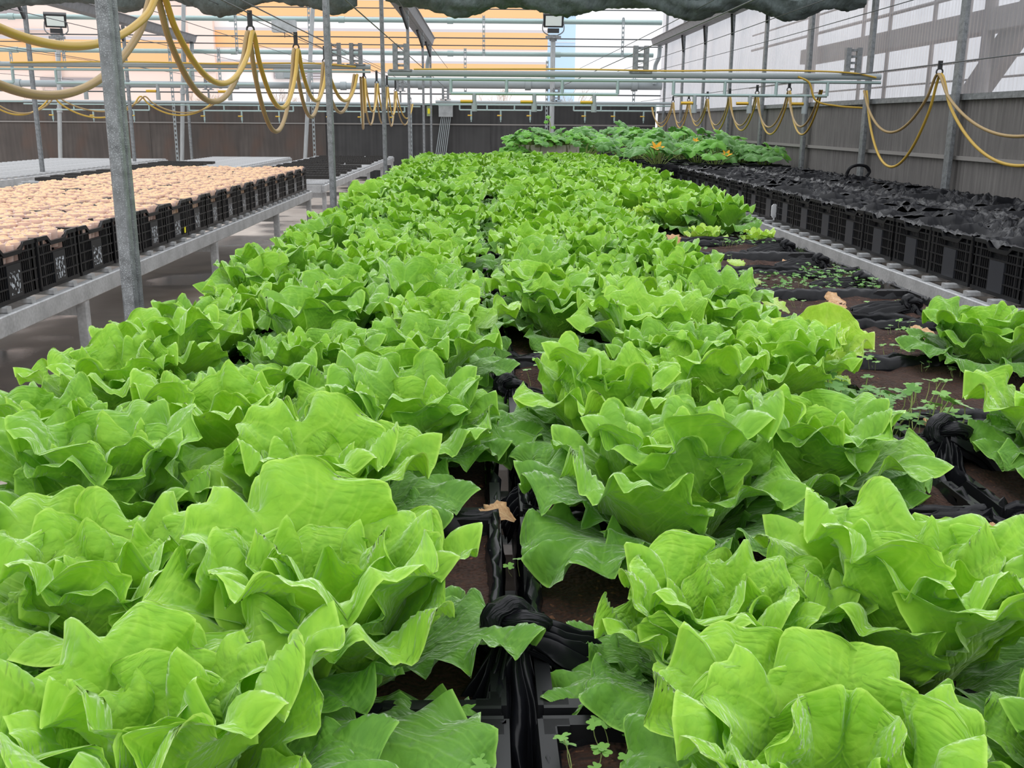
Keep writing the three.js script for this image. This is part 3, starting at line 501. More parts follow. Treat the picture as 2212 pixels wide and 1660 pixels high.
// black liner folded over the crate rim: a crumpled band swept round the rectangle
function linerGeo(w, l, s, hi, n = 150) {
  const prof = [[-0.03, -0.06], [-0.018, -0.028], [-0.009, 0.0], [0.002, 0.008], [0.009, 0.0], [0.012, -0.03], [0.015, -0.06], [0.013, -0.09]], per = 2 * (w + l), pos = [], uv = [], idx = [];
  for (let i = 0; i <= n; i++) {
    let d = (i % n) / n * per, x, z, nx, nzv;
    if (d < w) { x = -w / 2 + d; z = l / 2; nx = 0; nzv = 1; } else if (d < w + l) { x = w / 2; z = l / 2 - (d - w); nx = 1; nzv = 0; } else if (d < 2 * w + l) { x = w / 2 - (d - w - l); z = -l / 2; nx = 0; nzv = -1; } else { x = -w / 2; z = -l / 2 + (d - 2 * w - l); nx = -1; nzv = 0; }
    const rise = hi * (0.5 + 1.3 * nz(x * 3 + s * 5, z * 3, s)) + 0.012 * nz(d * 24, s) + 0.008 * nz(d * 60, s + 4);
    prof.forEach(([o, y], k) => { const wv = 0.009 * nz(d * 18 + s * 3, k * 0.7, s) + 0.006 * nz(d * 55, k * 0.9, s + 2); const oo = (o * (0.65 + 0.7 * Math.abs(nz(d * 2.4, s, 8)))) + wv - 0.006; const drop = k > 5 ? 0.03 * nz(d * 9, s + 1) : k < 1 ? -0.02 : 0; pos.push(x + nx * oo, y + drop + rise * (1 - Math.abs(k - 3) / 5), z + nzv * oo); uv.push(d, k * 0.03); });
  }
  const K = prof.length; for (let i = 0; i < n; i++) for (let k = 0; k < K - 1; k++) { const a = i * K + k, b = a + K; idx.push(a, b, a + 1, b, b + 1, a + 1); }
  const g = new THREE.BufferGeometry(); g.setAttribute('position', new THREE.Float32BufferAttribute(pos, 3)); g.setAttribute('uv', new THREE.Float32BufferAttribute(uv, 2)); g.setIndex(idx); g.computeVertexNormals(); return g;
}
const gLiner = [0, 1, 2, 3].map((s) => linerGeo(0.775, 0.548, s, 0.016)), gLinerFar = [0, 1].map((s) => linerGeo(0.775, 0.548, s, 0.016, 60));
const linerWall = (() => { const w = 0.37, l = 0.255; return mergeGeometries([bx(-w, w, 0.02, 0.26, l - 0.003, l), bx(-w, w, 0.02, 0.26, -l, -l + 0.003), bx(-w, -w + 0.003, 0.02, 0.26, -l, l), bx(w - 0.003, w, 0.02, 0.26, -l, l)]); })();
// knotted bag neck: gathered pleats running into a tight knot with two loose tails
function pleats(len, r0, r1, n, seed, fold) { // gathered plastic: a pleated sheet fanning out of the knot, two layers
  const N = 16, K = n * 8, pos = [], uv = [], idx = [];
  for (let L = 0; L < 2; L++) for (let i = 0; i <= N; i++) for (let k = 0; k <= K; k++) {
    const t = i / N, u = k / K * 2 - 1, w = r0 + (r1 * 1.35 - r0) * Math.pow(t, 0.85), e = 1 + 0.1 * nz(u * 2.2, seed, L), am = (0.004 + 0.011 * Math.sqrt(t)) * (0.6 + 0.8 * Math.abs(nz(u * 2, seed + t)));
    const f = am * (2 * Math.abs(Math.sin(u * n * 1.1 + 0.9 * nz(seed, t * 2.5) + L)) - 1) + 0.006 * nz(u * 5, t * 6, seed);
    pos.push(u * w + 0.008 * nz(t * 3, seed, u), (L ? -0.008 : 0.006) + f - w * 0.55 * u * u - 0.05 * t * t, -len * t * e); uv.push(u * w, t * len);
  }
  for (let L = 0; L < 2; L++) for (let i = 0; i < N; i++) for (let k = 0; k < K; k++) { const a = L * (N + 1) * (K + 1) + i * (K + 1) + k, b = a + K + 1; idx.push(a, a + 1, b, b, a + 1, b + 1); }
  const g = new THREE.BufferGeometry(); g.setAttribute('position', new THREE.Float32BufferAttribute(pos, 3)); g.setAttribute('uv', new THREE.Float32BufferAttribute(uv, 2)); g.setIndex(idx); g.computeVertexNormals(); return g;
}
const gKnotLoop = (() => { const g = new THREE.TorusKnotGeometry(0.021, 0.0125, 80, 10, 2, 3), p = g.attributes.position; for (let i = 0; i < p.count; i++) { const k = 1 + 0.2 * nz(p.getX(i) * 60, p.getY(i) * 60, p.getZ(i) * 60); p.setXYZ(i, p.getX(i) * k * 1.15, p.getY(i) * k, p.getZ(i) * k * 0.9); } g.computeVertexNormals(); return g; })();
function knot(x, y, z, dirs, label, s = 1) {
  const t = thing('bag_knot', label, 'bag knot', [x, y, z], 0, 'tied necks of black liner bags'); t.scale.setScalar(s);
  part('knot', gKnotLoop, M.bag, t);
  dirs.forEach(([turn, tilt, len, w], i) => { const m = part(i < 2 ? 'gathered_neck' : 'loose_tail', pleats(len, 0.014, w, i < 2 ? 9 : 6, i * 3.3 + x, i < 2 ? 0.28 : 0.4), M.bag, t); m.rotation.order = 'YXZ'; m.rotation.y = turn; m.rotation.x = -tilt; });
}
const colX = [-0.365, 0.45, 1.262], colName = ['left', 'middle', 'right'];
const gBox = gBed; let ci = 0;
for (let c = 0; c < 3; c++) for (let k = 0; k < 26; k++) {
  const z = -0.675 - 0.565 * k, x = colX[c], near = z > -7.5;
  const t = crate(gBox, x, YB, z, 'planting crate, ' + ORD[k] + ' from the camera in the ' + colName[c] + ' column', 'lettuce crates');
  part('liner_wall', linerWall, M.bag, t);
  const l = part('liner_bag', near ? gLiner[(k * 2 + c) % 4] : gLinerFar[k % 2], M.bag, t); l.position.y = CH - 0.01; l.userData.label = 'black plastic liner folded over the rim';
  const s = part('soil', gSoil[(k + c) % 3], M.soil, t); s.position.y = CH - 0.03; s.userData.kind = 'stuff';
}

// ---------------------------------------------------------------- lettuces
// one leaf: grows from the origin along +z (outwards) and up
function leafGeo(o, nu, nv) {
  const { L, W, th, ruf, n, seed, cup = 0.25, roll = 0, lobes = 0.05 } = o, pos = [], uv = [], idx = [], ph = seed * 2.37, ctr = [];
  // centre line from the lean angle along the leaf (0 upright, 90 flat)
  let y = 0, r = 0; const M_ = 60; const ang = (s) => { const k = s * (th.length - 1), i = Math.min(th.length - 2, Math.floor(k)), f = k - i, q = f * f * (3 - 2 * f); return (th[i] + (th[i + 1] - th[i]) * q) * Math.PI / 180; };
  for (let i = 0; i <= M_; i++) { ctr.push([r, y]); const a = ang(i / M_); r += Math.sin(a) * L / M_; y += Math.cos(a) * L / M_; }
  const at = (s) => { const k = clamp(s) * M_, i = Math.min(M_ - 1, Math.floor(k)), f = k - i; return [ctr[i][0] + (ctr[i + 1][0] - ctr[i][0]) * f, ctr[i][1] + (ctr[i + 1][1] - ctr[i][1]) * f]; };
  for (let j = 0; j <= nv; j++) for (let i = 0; i <= nu; i++) {
    const s = 1 - Math.pow(1 - j / nv, 1.25), ti = i / nu * 2 - 1, t = Math.sign(ti) * (1 - Math.pow(1 - Math.abs(ti), 1.3)), at_ = Math.abs(t);
    let w = 0.5 * W * (0.15 + 0.85 * Math.pow(Math.sin(Math.PI / 2 * Math.min(1, s / 0.72)), 1.25)); const sp = clamp((s - 0.45) / 0.55); w *= Math.sqrt(1 - sp * sp * 0.5); // square grid rounded to a disc at the top
    const sl = s > 0.45 ? 0.45 + 0.55 * sp * Math.sqrt(1 - t * t * 0.5) : s;
    const pa = Math.atan2(t * w * 1.1, (s - 0.42) * L), ed = Math.max(at_, s), e = Math.max(Math.pow(at_, 2), Math.pow(sst(0.45, 1, s), 1.3));
    const fine = Math.pow(sst(0.55, 1, ed), 1.5), N = n * 1.95;
    const jag = 1 + lobes * Math.pow(ed, 7) * (Math.sin(pa * N * 1.0 + ph * 1.3) + 0.55 * Math.sin(pa * N * 2.3 + ph * 2) + 0.5 * nz(pa * 9, seed));
    const grow = sst(0.08, 0.4, s);
    let d = ruf * e * grow * (0.4 * Math.sin(pa * n * 0.62 + ph) + 0.55 * nz(pa * n * 0.5, seed * 3.1, s * 2));
    d += ruf * 0.62 * fine * grow * (Math.sin(pa * N + ph * 1.7) + 0.5 * Math.sin(pa * N * 1.9 + ph * 3) + 0.9 * nz(pa * N * 0.7, seed * 1.9));
    d += 0.0055 * grow * nz(t * w * 30 + seed, s * L * 30, seed) + 0.002 * grow * nz(t * w * 75, s * L * 75 + seed, seed);
    d -= cup * W * t * t * (1 - 0.6 * sst(0.65, 1, s)) * 0.5; // edges hug inwards low down
    d += roll * W * Math.pow(at_, 3) * sst(0.3, 0.9, s) * 0.35;
    d -= 0.004 * Math.exp(-Math.pow(t / 0.1, 2)) * (1 - s);
    const [cr, cy] = at(sl * (0.94 + 0.06 * jag)), a = ang(sl); // normal points outwards / down
    const nx = Math.cos(a), ny = -Math.sin(a);
    pos.push(t * w * jag, cy + ny * d, cr + nx * d); uv.push(t * 0.5 + 0.5, s);
  }
  for (let j = 0; j < nv; j++) for (let i = 0; i < nu; i++) { const a = j * (nu + 1) + i, b = a + nu + 1; idx.push(a, a + 1, b, b, a + 1, b + 1); }
  const g = new THREE.BufferGeometry(); g.setAttribute('position', new THREE.Float32BufferAttribute(pos, 3)); g.setAttribute('uv', new THREE.Float32BufferAttribute(uv, 2)); g.setIndex(idx); g.computeVertexNormals(); return g;
}
const KINDS = {
  heart: [{ L: 0.11, W: 0.09, th: [8, 4, 8, 14, 60], ruf: 0.014, n: 5, cup: 0.6 }, { L: 0.125, W: 0.105, th: [10, 2, 4, 20, 80], ruf: 0.015, n: 6, cup: 0.6 }, { L: 0.135, W: 0.1, th: [6, 6, 10, 14, 40], ruf: 0.014, n: 6.5, cup: 0.6 }],
  inner: [{ L: 0.17, W: 0.165, th: [14, 9, 8, 16, 88], ruf: 0.018, n: 5, cup: 0.52 }, { L: 0.18, W: 0.18, th: [15, 10, 10, 14, 72], ruf: 0.019, n: 6, cup: 0.52 }, { L: 0.165, W: 0.16, th: [16, 8, 6, 22, 110], ruf: 0.017, n: 4.8, cup: 0.52 }, { L: 0.19, W: 0.17, th: [12, 10, 11, 14, 52], ruf: 0.02, n: 6, cup: 0.5 }],
  wall: [{ L: 0.21, W: 0.215, th: [22, 19, 18, 26, 110], ruf: 0.02, n: 5, cup: 0.46 }, { L: 0.22, W: 0.2, th: [25, 21, 20, 22, 92], ruf: 0.022, n: 6, cup: 0.46 }, { L: 0.205, W: 0.22, th: [21, 18, 20, 38, 130], ruf: 0.019, n: 4.6, cup: 0.46 }, { L: 0.215, W: 0.205, th: [23, 18, 17, 30, 120], ruf: 0.022, n: 5.5, cup: 0.44 }],
  mid: [{ L: 0.22, W: 0.2, th: [40, 34, 33, 55, 112], ruf: 0.022, n: 5, cup: 0.28 }, { L: 0.225, W: 0.195, th: [44, 38, 38, 48, 96], ruf: 0.024, n: 6, cup: 0.26 }, { L: 0.215, W: 0.205, th: [38, 32, 36, 66, 135], ruf: 0.021, n: 4.6, cup: 0.28 }],
  outer: [{ L: 0.205, W: 0.195, th: [54, 48, 58, 92, 140], ruf: 0.019, n: 4.6, cup: 0.12, roll: 0.15 }, { L: 0.215, W: 0.185, th: [60, 56, 70, 100, 132], ruf: 0.021, n: 5.6, cup: 0.1, roll: 0.12 }, { L: 0.2, W: 0.2, th: [50, 44, 52, 82, 125], ruf: 0.02, n: 5, cup: 0.12, roll: 0.2 }, { L: 0.215, W: 0.19, th: [66, 64, 80, 108, 146], ruf: 0.018, n: 5, cup: 0.08, roll: 0.2 }],
};
const LOD = [[28, 24], [16, 14], [9, 8]], leafLib = {};
for (const k in KINDS) leafLib[k] = LOD.map(([a, b], l) => KINDS[k].map((o, i) => leafGeo({ ...o, seed: i * 7.7 + k.length * 3.3 + 1 }, a, b)));
// rings of leaves from the heart outwards: kind, count, base radius, extra lean, scale
const RINGS = [[['heart', 5, 0.006], ['inner', 5, 0.014], ['wall', 5, 0.022], ['mid', 4, 0.028], ['outer', 7, 0.03]], [['heart', 4, 0.006], ['inner', 4, 0.014], ['wall', 4, 0.022], ['mid', 3, 0.026], ['outer', 6, 0.03]], [['heart', 3, 0.006], ['inner', 3, 0.014], ['wall', 4, 0.022], ['mid', 3, 0.026], ['outer', 3, 0.028]]];
const kindMat = { heart: M.leafHeart, inner: M.leafMidB, wall: M.leafMid, mid: M.leafMid, outer: M.leafOuter };
function lettuce(x, z, lod, size, label, group, opt = {}) {
  const t = thing('lettuce', label, 'lettuce', [x, opt.y ?? YB + CH - 0.045, z], rr(0, 6.283), group);
  t.scale.set(size, size * rr(0.94, 1.08), size); t.rotation.x = rr(-0.07, 0.07); t.rotation.z = rr(-0.07, 0.07);
  const a0 = rr(0, 6), pale = rnd() < 0.45;
  for (const [kind, n, br] of RINGS[lod]) for (let i = 0; i < n; i++) {
    if (kind === 'outer' && opt.skip?.(i)) continue;
    const lib = leafLib[kind][lod], g = lib[Math.floor(rnd() * lib.length)], a = a0 + i * 6.283 / n + rr(-0.22, 0.22), s = rr(0.86, 1.12);
    const m = part(kind === 'heart' ? 'heart_leaf' : kind === 'outer' ? 'outer_leaf' : 'leaf', g, opt.mat ?? (kindMat[kind] === M.leafMid && pale ? M.leafMidB : kindMat[kind]), t);
    m.rotation.order = 'YXZ'; m.rotation.set(rr(-0.1, 0.1), a, rr(-0.1, 0.1)); m.position.set(Math.sin(a) * br, 0.004, Math.cos(a) * br); m.scale.set(s * (rnd() < 0.5 ? -1 : 1), s, s);
  }
  return t;
}
const fileName = [['outer left', 'middle', 'inner right'], ['inner left', 'middle', 'outer right'], ['left', 'middle', 'wall side']];
const special = [
  // x, z, size, label
  [-0.29, -0.77, 1.0, 'broad leaf lettuce cut by the bottom edge at lower left'],
  [-0.60, -0.80, 0.95, 'leaf lettuce in the bottom left corner'],
  [-0.44, -1.085, 1.12, 'tall vase shaped lettuce at lower left'],
  [-0.175, -1.055, 1.18, 'tall vase shaped lettuce left of the front bag knot'],
  [-0.72, -1.14, 1.0, 'leaf lettuce at the left edge beside the tall vase shaped one'],
  [-0.57, -1.43, 1.08, 'cupped lettuce behind the tall one at lower left'],
  [-0.27, -1.46, 1.1, 'open cupped lettuce behind the front pair, left column'],
  [-0.76, -1.68, 1.02, 'lettuce at the outer left edge overhanging the aisle, third row'],
  [-0.47, -1.74, 1.08, 'frilled lettuce behind the cupped pair in the left column'],
  [-0.15, -1.78, 1.15, 'large pale lettuce left of the column gap'],
  [0.265, -1.03, 0.92, 'compact frilled light lettuce right of the front bag knot'],
  [0.50, -1.05, 1.12, 'large smooth lettuce at lower right above the corner'],
  [0.30, -0.74, 0.95, 'leaf lettuce at the bottom edge right of the bag knot'],
  [0.58, -0.74, 0.95, 'leaf lettuce in the bottom right corner'],
  [0.29, -1.44, 1.2, 'big lettuce with wide curled leaves in the middle column'],
  [0.55, -1.62, 1.1, 'upright lettuce right behind the big curled one'],
  [0.24, -1.9, 1.08, 'lettuce right of the column gap with a drooping leaf'],
  [0.46, -2.02, 1.02, 'lettuce behind the big curled one in the middle column'],
  [0.68, -2.2, 1.12, 'tall lettuce at the right edge of the middle column by bag knot'],
  [1.13, -1.76, 1.05, 'lettuce cut by the right edge beside the big bag knot'],
  [1.36, -2.62, 1.05, 'lone lettuce at the right edge near the bench rail'],
];
for (const [x, z, s, l] of special) {
  const t = lettuce(x, z, 0, s, l, undefined);
  if (l.startsWith('tall vase shaped lettuce left of')) { t.rotation.set(0, 0, 0); for (const [a, k] of [[0.3, 3]]) { const m = part('outer_leaf', leafLib.outer[0][k], M.leafOuter, t); m.rotation.y = a; m.scale.setScalar(1.2); m.position.set(Math.sin(a) * 0.03, 0.004, Math.cos(a) * 0.03); } }
}
{
  const t = lettuce(0.80, -2.42, 0, 0.9, 'yellowish lettuce with one tall upright leaf before the bare soil', undefined, { mat: M.leafPale, skip: (i) => i > 2 }); t.rotation.set(0, 0, 0);
  const up = part('tall_leaf', leafGeo({ L: 0.25, W: 0.21, th: [14, 8, 2, -4, -8], ruf: 0.013, n: 6, cup: 0.12, seed: 3.7 }, 28, 26), M.leafPale, t); up.rotation.y = 2.75; up.scale.setScalar(1.08); up.position.set(0.07, 0, -0.03); up.userData.label = 'tall upright yellow green leaf';
}
{
  const last = [0, 0, 0];
  const cols = [[-0.70, -0.43, -0.17], [0.21, 0.45, 0.69], [1.02, 1.26, 1.5]], start = [-2.06, -2.36, -6.75];
  for (let c = 0; c < 3; c++) { let z = start[c], row = 0; while (z > -14.9) {
    for (let f = 0; f < 3; f++) {
      if (c === 1 && row < 2 && f === 0 ) continue; // bare soil with clover by the gap
      if (c === 1 && row === 0 && f === 2) continue;
      const x = cols[c][f] + rr(-0.03, 0.03) + (c === 0 ? -0.05 * (f === 0) : 0), zz = z + rr(-0.045, 0.045) + (f === 1 ? 0.1 : 0), lod = z > -2.4 ? 0 : z > -6.6 ? 1 : 2;
            const label = c === 2 ? `leaf lettuce, ${ORD[row]} beyond the cleared soil in the ${fileName[c][f]} file, right column` : `leaf lettuce, ${ORD[row]} behind the front group in the ${fileName[c][f]} file, ${colName[c]} column`;
      lettuce(x, zz, lod, (lod === 2 ? 1.16 : 1.05) * rr(0.92, 1.1), label, 'leaf lettuces in crates');
    }
    z -= z > -6.4 ? 0.3 : 0.4; row++;
  } }
}
// yellowing plants where the right column starts
lettuce(1.18, -6.15, 1, 1.1, 'green lettuce at the edge of the cleared crates', undefined);
lettuce(1.42, -5.95, 1, 1.2, 'spreading green lettuce on yellowed leaves beside the bench rail', undefined);
lettuce(1.05, -6.35, 1, 0.9, 'yellowed collapsed lettuce left of the spreading green one', undefined, { mat: M.leafPale });
lettuce(1.28, -5.7, 1, 0.75, 'pale yellow collapsed lettuce at front of the cleared crates', undefined, { mat: M.leafPale, y: YB + CH - 0.09 });
lettuce(1.55, -5.55, 1, 0.7, 'pale yellow collapsed lettuce nearest the bench rail', undefined, { mat: M.leafPale, y: YB + CH - 0.09 });

// fallen leaves on the soil
const SOILY = YB + CH - 0.025;
[[1.05, -3.35, 0.55, 'pale', 'pale torn lettuce leaf lying on the bare soil'], [1.2, -3.3, 0.4, 'dry', 'dry tan leaf beside the pale torn leaf'], [1.32, -3.55, 0.5, 'dry', 'curled dry leaf by the third bag fold'], [1.02, -3.05, 0.5, 'dry', 'dry leaf on soil left of the yellowish lettuce'], [1.45, -4.7, 0.5, 'dry', 'dry leaf at the far bag fold by the rail'], [1.2, -4.75, 0.5, 'pale', 'pale green leaf on the fourth soil patch'], [0.74, -1.47, 0.36, 'dry', 'dry crumpled leaf in front of the big bag knot'], [0.79, -1.45, 0.28, 'dry', 'small dry scrap right of the crumpled leaf'], [0.98, -1.95, 0.4, 'dry', 'pale dry leaf near the right edge lettuce'], [1.15, -4.1, 0.35, 'pale', 'pale leaf among the seedlings'], [0.9, -3.75, 0.35, 'dry', 'dry leaf by the left end of a bag fold'], [1.3, -2.9, 0.4, 'dry', 'dry leaf left of the lone right lettuce'], [1.05, -5.35, 0.45, 'dry', 'dry leaf before the yellowed lettuces'], [0.05, -1.52, 0.3, 'dry', 'dry leaf in the gap between columns']].forEach(([x, z, s, k, l], i) => {
  const m = solo('fallen_leaf', leafLib.outer[1][i % 4], k === 'dry' ? M.dry : M.leafPale, l, 'leaf'); m.scale.set(s, s * 0.7, s); m.position.set(x, SOILY + 0.012, z); m.rotation.set(0.35 + 0.2 * rnd(), rr(0, 6.28), rr(-0.3, 0.3));
});

// bag knots
knot(0.035, 1.01, -1.08, [[0.3, 0.25, 0.13, 0.06], [-1.45, 0.1, 0.16, 0.055], [3.05, 0.62, 0.24, 0.055], [2.5, 0.7, 0.17, 0.04]], 'tied black bag neck at the front between the columns', 0.95);
knot(0.06, 0.98, -2.3, [[-1.6, 0.1, 0.22, 0.055], [1.2, 0.1, 0.1, 0.035], [3.0, 0.8, 0.1, 0.03]], 'tied black bag neck in the gap behind the bare patch', 0.9);
knot(0.1, 0.975, -1.66, [[-1.2, 0.1, 0.13, 0.045], [1.9, 0.1, 0.1, 0.035], [3.0, 0.8, 0.1, 0.03]], 'tied black bag neck in the column gap, second', 0.85);
knot(0.885, 1.02, -1.8, [[1.5, 0.15, 0.19, 0.06], [-1.3, 0.2, 0.14, 0.05], [3.3, 0.85, 0.15, 0.04], [2.6, 0.8, 0.14, 0.035]], 'large tied black bag neck near the right edge', 1.05);
knot(0.87, 0.99, -2.85, [[1.5, 0.0, 0.17, 0.05], [-1.7, 0.0, 0.2, 0.04], [3.0, 0.9, 0.12, 0.035]], 'tied black bag neck behind the tall lettuce at right', 1.0);
for (const [x, z, w] of [[1.5, -3.42, 'nearest'], [1.53, -3.98, 'second'], [1.55, -4.55, 'third'], [1.56, -5.1, 'fourth']]) knot(x, 0.985, z, [[1.35, -0.05, 0.22, 0.075], [-0.9, 0.35, 0.16, 0.06], [-1.6, 0.6, 0.12, 0.035]], 'gathered black bag corner by the rail, ' + w, 0.9);
for (let k = 0; k < 10; k++) knot(0.045 + rr(-0.02, 0.02), 0.975, -2.75 - k * 0.95, [[rr(-2, -1), 0.1, 0.1, 0.035], [rr(1, 2), 0.1, 0.1, 0.035], [3, 0.8, 0.1, 0.025]], 'small black bag twist in the gap between columns, ' + ORD[k] + ' from the camera', 0.9);

// ---------------------------------------------------------------- weeds
const gClover = (() => { // three heart shaped leaflets joined at the stalk, one outline
  const s = new THREE.Shape(), pt = (k, x, y) => { const a = -k * 2.0944; return [x * Math.cos(a) - y * Math.sin(a), x * Math.sin(a) + y * Math.cos(a)]; };
  s.moveTo(...pt(0, 0.1, 0.06));
  for (let k = 0; k < 3; k++) { s.bezierCurveTo(...pt(k, 0.6, 0.35), ...pt(k, 0.66, 1.0), ...pt(k, 0.3, 1.02)); s.quadraticCurveTo(...pt(k, 0.06, 1.0), ...pt(k, 0, 0.84)); s.quadraticCurveTo(...pt(k, -0.06, 1.0), ...pt(k, -0.3, 1.02)); s.bezierCurveTo(...pt(k, -0.66, 1.0), ...pt(k, -0.6, 0.35), ...pt(k, -0.1, 0.06)); if (k < 2) s.lineTo(...pt(k + 1, 0.1, 0.06)); }
  s.closePath(); const g = new THREE.ShapeGeometry(s, 4); g.rotateX(-Math.PI / 2); const p = g.attributes.position; for (let i = 0; i < p.count; i++) { const r = Math.hypot(p.getX(i), p.getZ(i)); p.setY(i, 0.25 * r * (1 - 0.7 * r)); } g.computeVertexNormals(); return g;
})();
const gStalk = [0, 1, 2].map((k) => tube([[0, 0, 0], [0.12 + 0.1 * k, 0.55, 0.05], [0.3, 1, 0.02]], 0.016, 5, 4));
const sprigDef = [[6, 0.055, 0.05, 0.013], [4, 0.04, 0.035, 0.012], [9, 0.07, 0.075, 0.014], [3, 0.028, 0.025, 0.009]];
function sprig(x, z, v, s, label, group, light) {
  const t = thing('clover', label, 'clover', [x, SOILY, z], rr(0, 6), group), [n, h, spread, r] = sprigDef[v];
  for (let i = 0; i < n; i++) {
    const a = rr(0, 6.28), d = spread * Math.sqrt(rnd()) * s, hh = h * rr(0.5, 1.1) * s, bx0 = Math.cos(a) * d * 0.6, bz0 = Math.sin(a) * d * 0.6;
    const st = part('stalk', gStalk[i % 3], M.stem, t); st.position.set(bx0, 0, bz0); st.scale.setScalar(hh); st.rotation.y = -a;
    const lf = part('leaf', gClover, light ? M.cloverLight : M.clover, t); lf.position.set(bx0 + Math.cos(a) * 0.3 * hh, hh, bz0 + Math.sin(a) * 0.3 * hh); lf.scale.setScalar(r * s * rr(0.75, 1.15)); lf.rotation.set(rr(-0.3, 0.4), rr(0, 6), rr(-0.3, 0.3));
  }
}
[[0.80, -1.98, 2, 1.4], [0.84, -2.08, 2, 1.4], [0.9, -2.15, 2, 1.2], [0.87, -1.96, 0, 1.4], [0.94, -2.0, 2, 1.3], [0.88, -2.2, 0, 1.3], [0.93, -2.25, 1, 1.2], [1.0, -2.1, 1, 1.2], [0.96, -1.93, 0, 1.2], [1.04, -2.25, 0, 1.1]].forEach(([x, z, v, s]) => sprig(x, z, v, s, 'clump of green clover on soil beside the big bag knot', 'clover beside the big bag knot', rnd() < 0.5));
[[0.95, -1.36, 2, 1], [0.92, -1.3, 0, 1.1]].forEach(([x, z, v, s]) => sprig(x, z, v, s, 'clover at the right edge below the bag knot', 'clover at the right edge'));
[[0.16, -2.45, 2, 1.1], [0.24, -2.5, 2, 1], [0.3, -2.45, 0, 1.1], [0.2, -2.58, 0, 1], [0.33, -2.55, 1, 1], [0.38, -2.45, 0, 1]].forEach(([x, z, v, s]) => sprig(x, z, v, s, 'pale clover on the bare patch behind the gap bag knot', 'clover on the bare patch', true));
[[-0.01, -0.87, 0, 0.8], [0.1, -0.86, 0, 0.8], [0.14, -0.92, 1, 0.9], [-0.03, -0.8, 1, 0.8], [0.12, -0.8, 2, 0.7], [0.055, -1.35, 1, 0.8], [0.12, -1.42, 1, 0.8], [0.16, -1.0, 0, 0.8]].forEach(([x, z, v, s]) => sprig(x, z, v, s, 'little clover by the front bag knot between the columns', 'clover by the front bag knot', true));
for (let i = 0; i < 26; i++) { const k = Math.floor(rr(0, 5)), z = -2.95 - k * 0.565 + rr(-0.2, 0.2); sprig(rr(0.95, 1.58), z, 3, rr(0.9, 1.5), 'tiny clover seedling scattered on the cleared soil crates', 'seedlings on cleared soil', true); }
for (let i = 0; i < 14; i++) sprig(rr(1.0, 1.55), rr(-2.75, -2.45), 3, rr(0.9, 1.6), 'tiny clover seedling around the lone right lettuce', 'seedlings around the lone lettuce', true);
{ // matted weeds on the sixth cleared crate
  const im = new THREE.InstancedMesh(gClover, M.clover, 420); im.name = 'weed_mat'; const m4 = new THREE.Matrix4(), q = new THREE.Quaternion();
  for (let i = 0; i < 420; i++) { const f = rnd(); const x = 0.95 + 0.62 * Math.sqrt(rnd()), z = f < 0.75 ? rr(-4.3, -3.85) : rr(-5.6, -5.3); q.setFromEuler(new THREE.Euler(rr(-0.4, 0.4), rr(0, 6), rr(-0.4, 0.4))); m4.compose(V(x, SOILY + rr(-0.01, 0.03) + (x > 1.35 ? 0.04 * rnd() : 0), z), q, V(1, 1, 1).multiplyScalar(rr(0.006, 0.013))); im.setMatrixAt(i, m4); }
  shadows(im); scene.add(im); tag(im, 'mat of fine green weeds on the cleared soil by the rail', 'weeds', undefined, 'stuff');
}

// ---------------------------------------------------------------- right bench: crates under crumpled black bags
function crumple(w, l, s) {
  const nx = 40, nzv = 28, pos = [], uv = [], idx = [], k1 = [rr(-0.25, 0.25), rr(-0.15, 0.15)];
  for (let j = 0; j <= nzv; j++) for (let i = 0; i <= nx; i++) {
    const u = i / nx * 2 - 1, v = j / nzv * 2 - 1, x = u * w / 2, z = v * l / 2, e = Math.max(Math.abs(u), Math.abs(v)), dx = x - k1[0], dz = z - k1[1], dr = Math.hypot(dx, dz), an = Math.atan2(dz, dx);
    let y = -0.075 * sst(1, 0.72, e) + 0.02 * Math.abs(nz(x * 7 + s * 5, z * 7)) + 0.03 * (0.3 - Math.abs(nz(x * 6, z * 12, s * 3))) + 0.009 * (0.3 - Math.abs(nz(x * 18, z * 18, s * 3)));
    y += 0.075 * Math.exp(-dr * dr / 0.012) + 0.05 * Math.exp(-dr * dr / 0.1) * sst(0, 0.06, dr) * (Math.abs(Math.sin(an * 5.5 + s + 1.2 * nz(dr * 6, s))) - 0.5);
    if (Math.abs(v) > 0.86) y += 0.022 * (0.5 + nz(x * 4, s * 2 + v)); if (e > 0.93) { const over = clamp(nz(x * 5 + s, z * 5, s) * 2.2 - 0.35); y += over * 0.03 - (e > 0.97 ? 0.02 + over * 0.07 : 0); } 
    pos.push(x, y, z); uv.push(x, z);
  }
  for (let j = 0; j < nzv; j++) for (let i = 0; i < nx; i++) { const a = j * (nx + 1) + i, b = a + nx + 1; idx.push(a, b, a + 1, b, b + 1, a + 1); }
  const g = new THREE.BufferGeometry(); g.setAttribute('position', new THREE.Float32BufferAttribute(pos, 3)); g.setAttribute('uv', new THREE.Float32BufferAttribute(uv, 2)); g.setIndex(idx); g.computeVertexNormals(); return g;
}
const gCr = [0, 1, 2, 3, 4, 5].map((s) => crumple(0.862, 0.548, s));
const gSoilBag = soilGeo(0.82, 0.5, 5), gLinerIn = (() => { const w = 0.415, l = 0.258; return mergeGeometries([bx(-w, w, 0.02, 0.27, l - 0.003, l), bx(-w, w, 0.02, 0.27, -l, -l + 0.003), bx(-w, -w + 0.003, 0.02, 0.27, -l, l), bx(w - 0.003, w, 0.02, 0.27, -l, l)]); })();
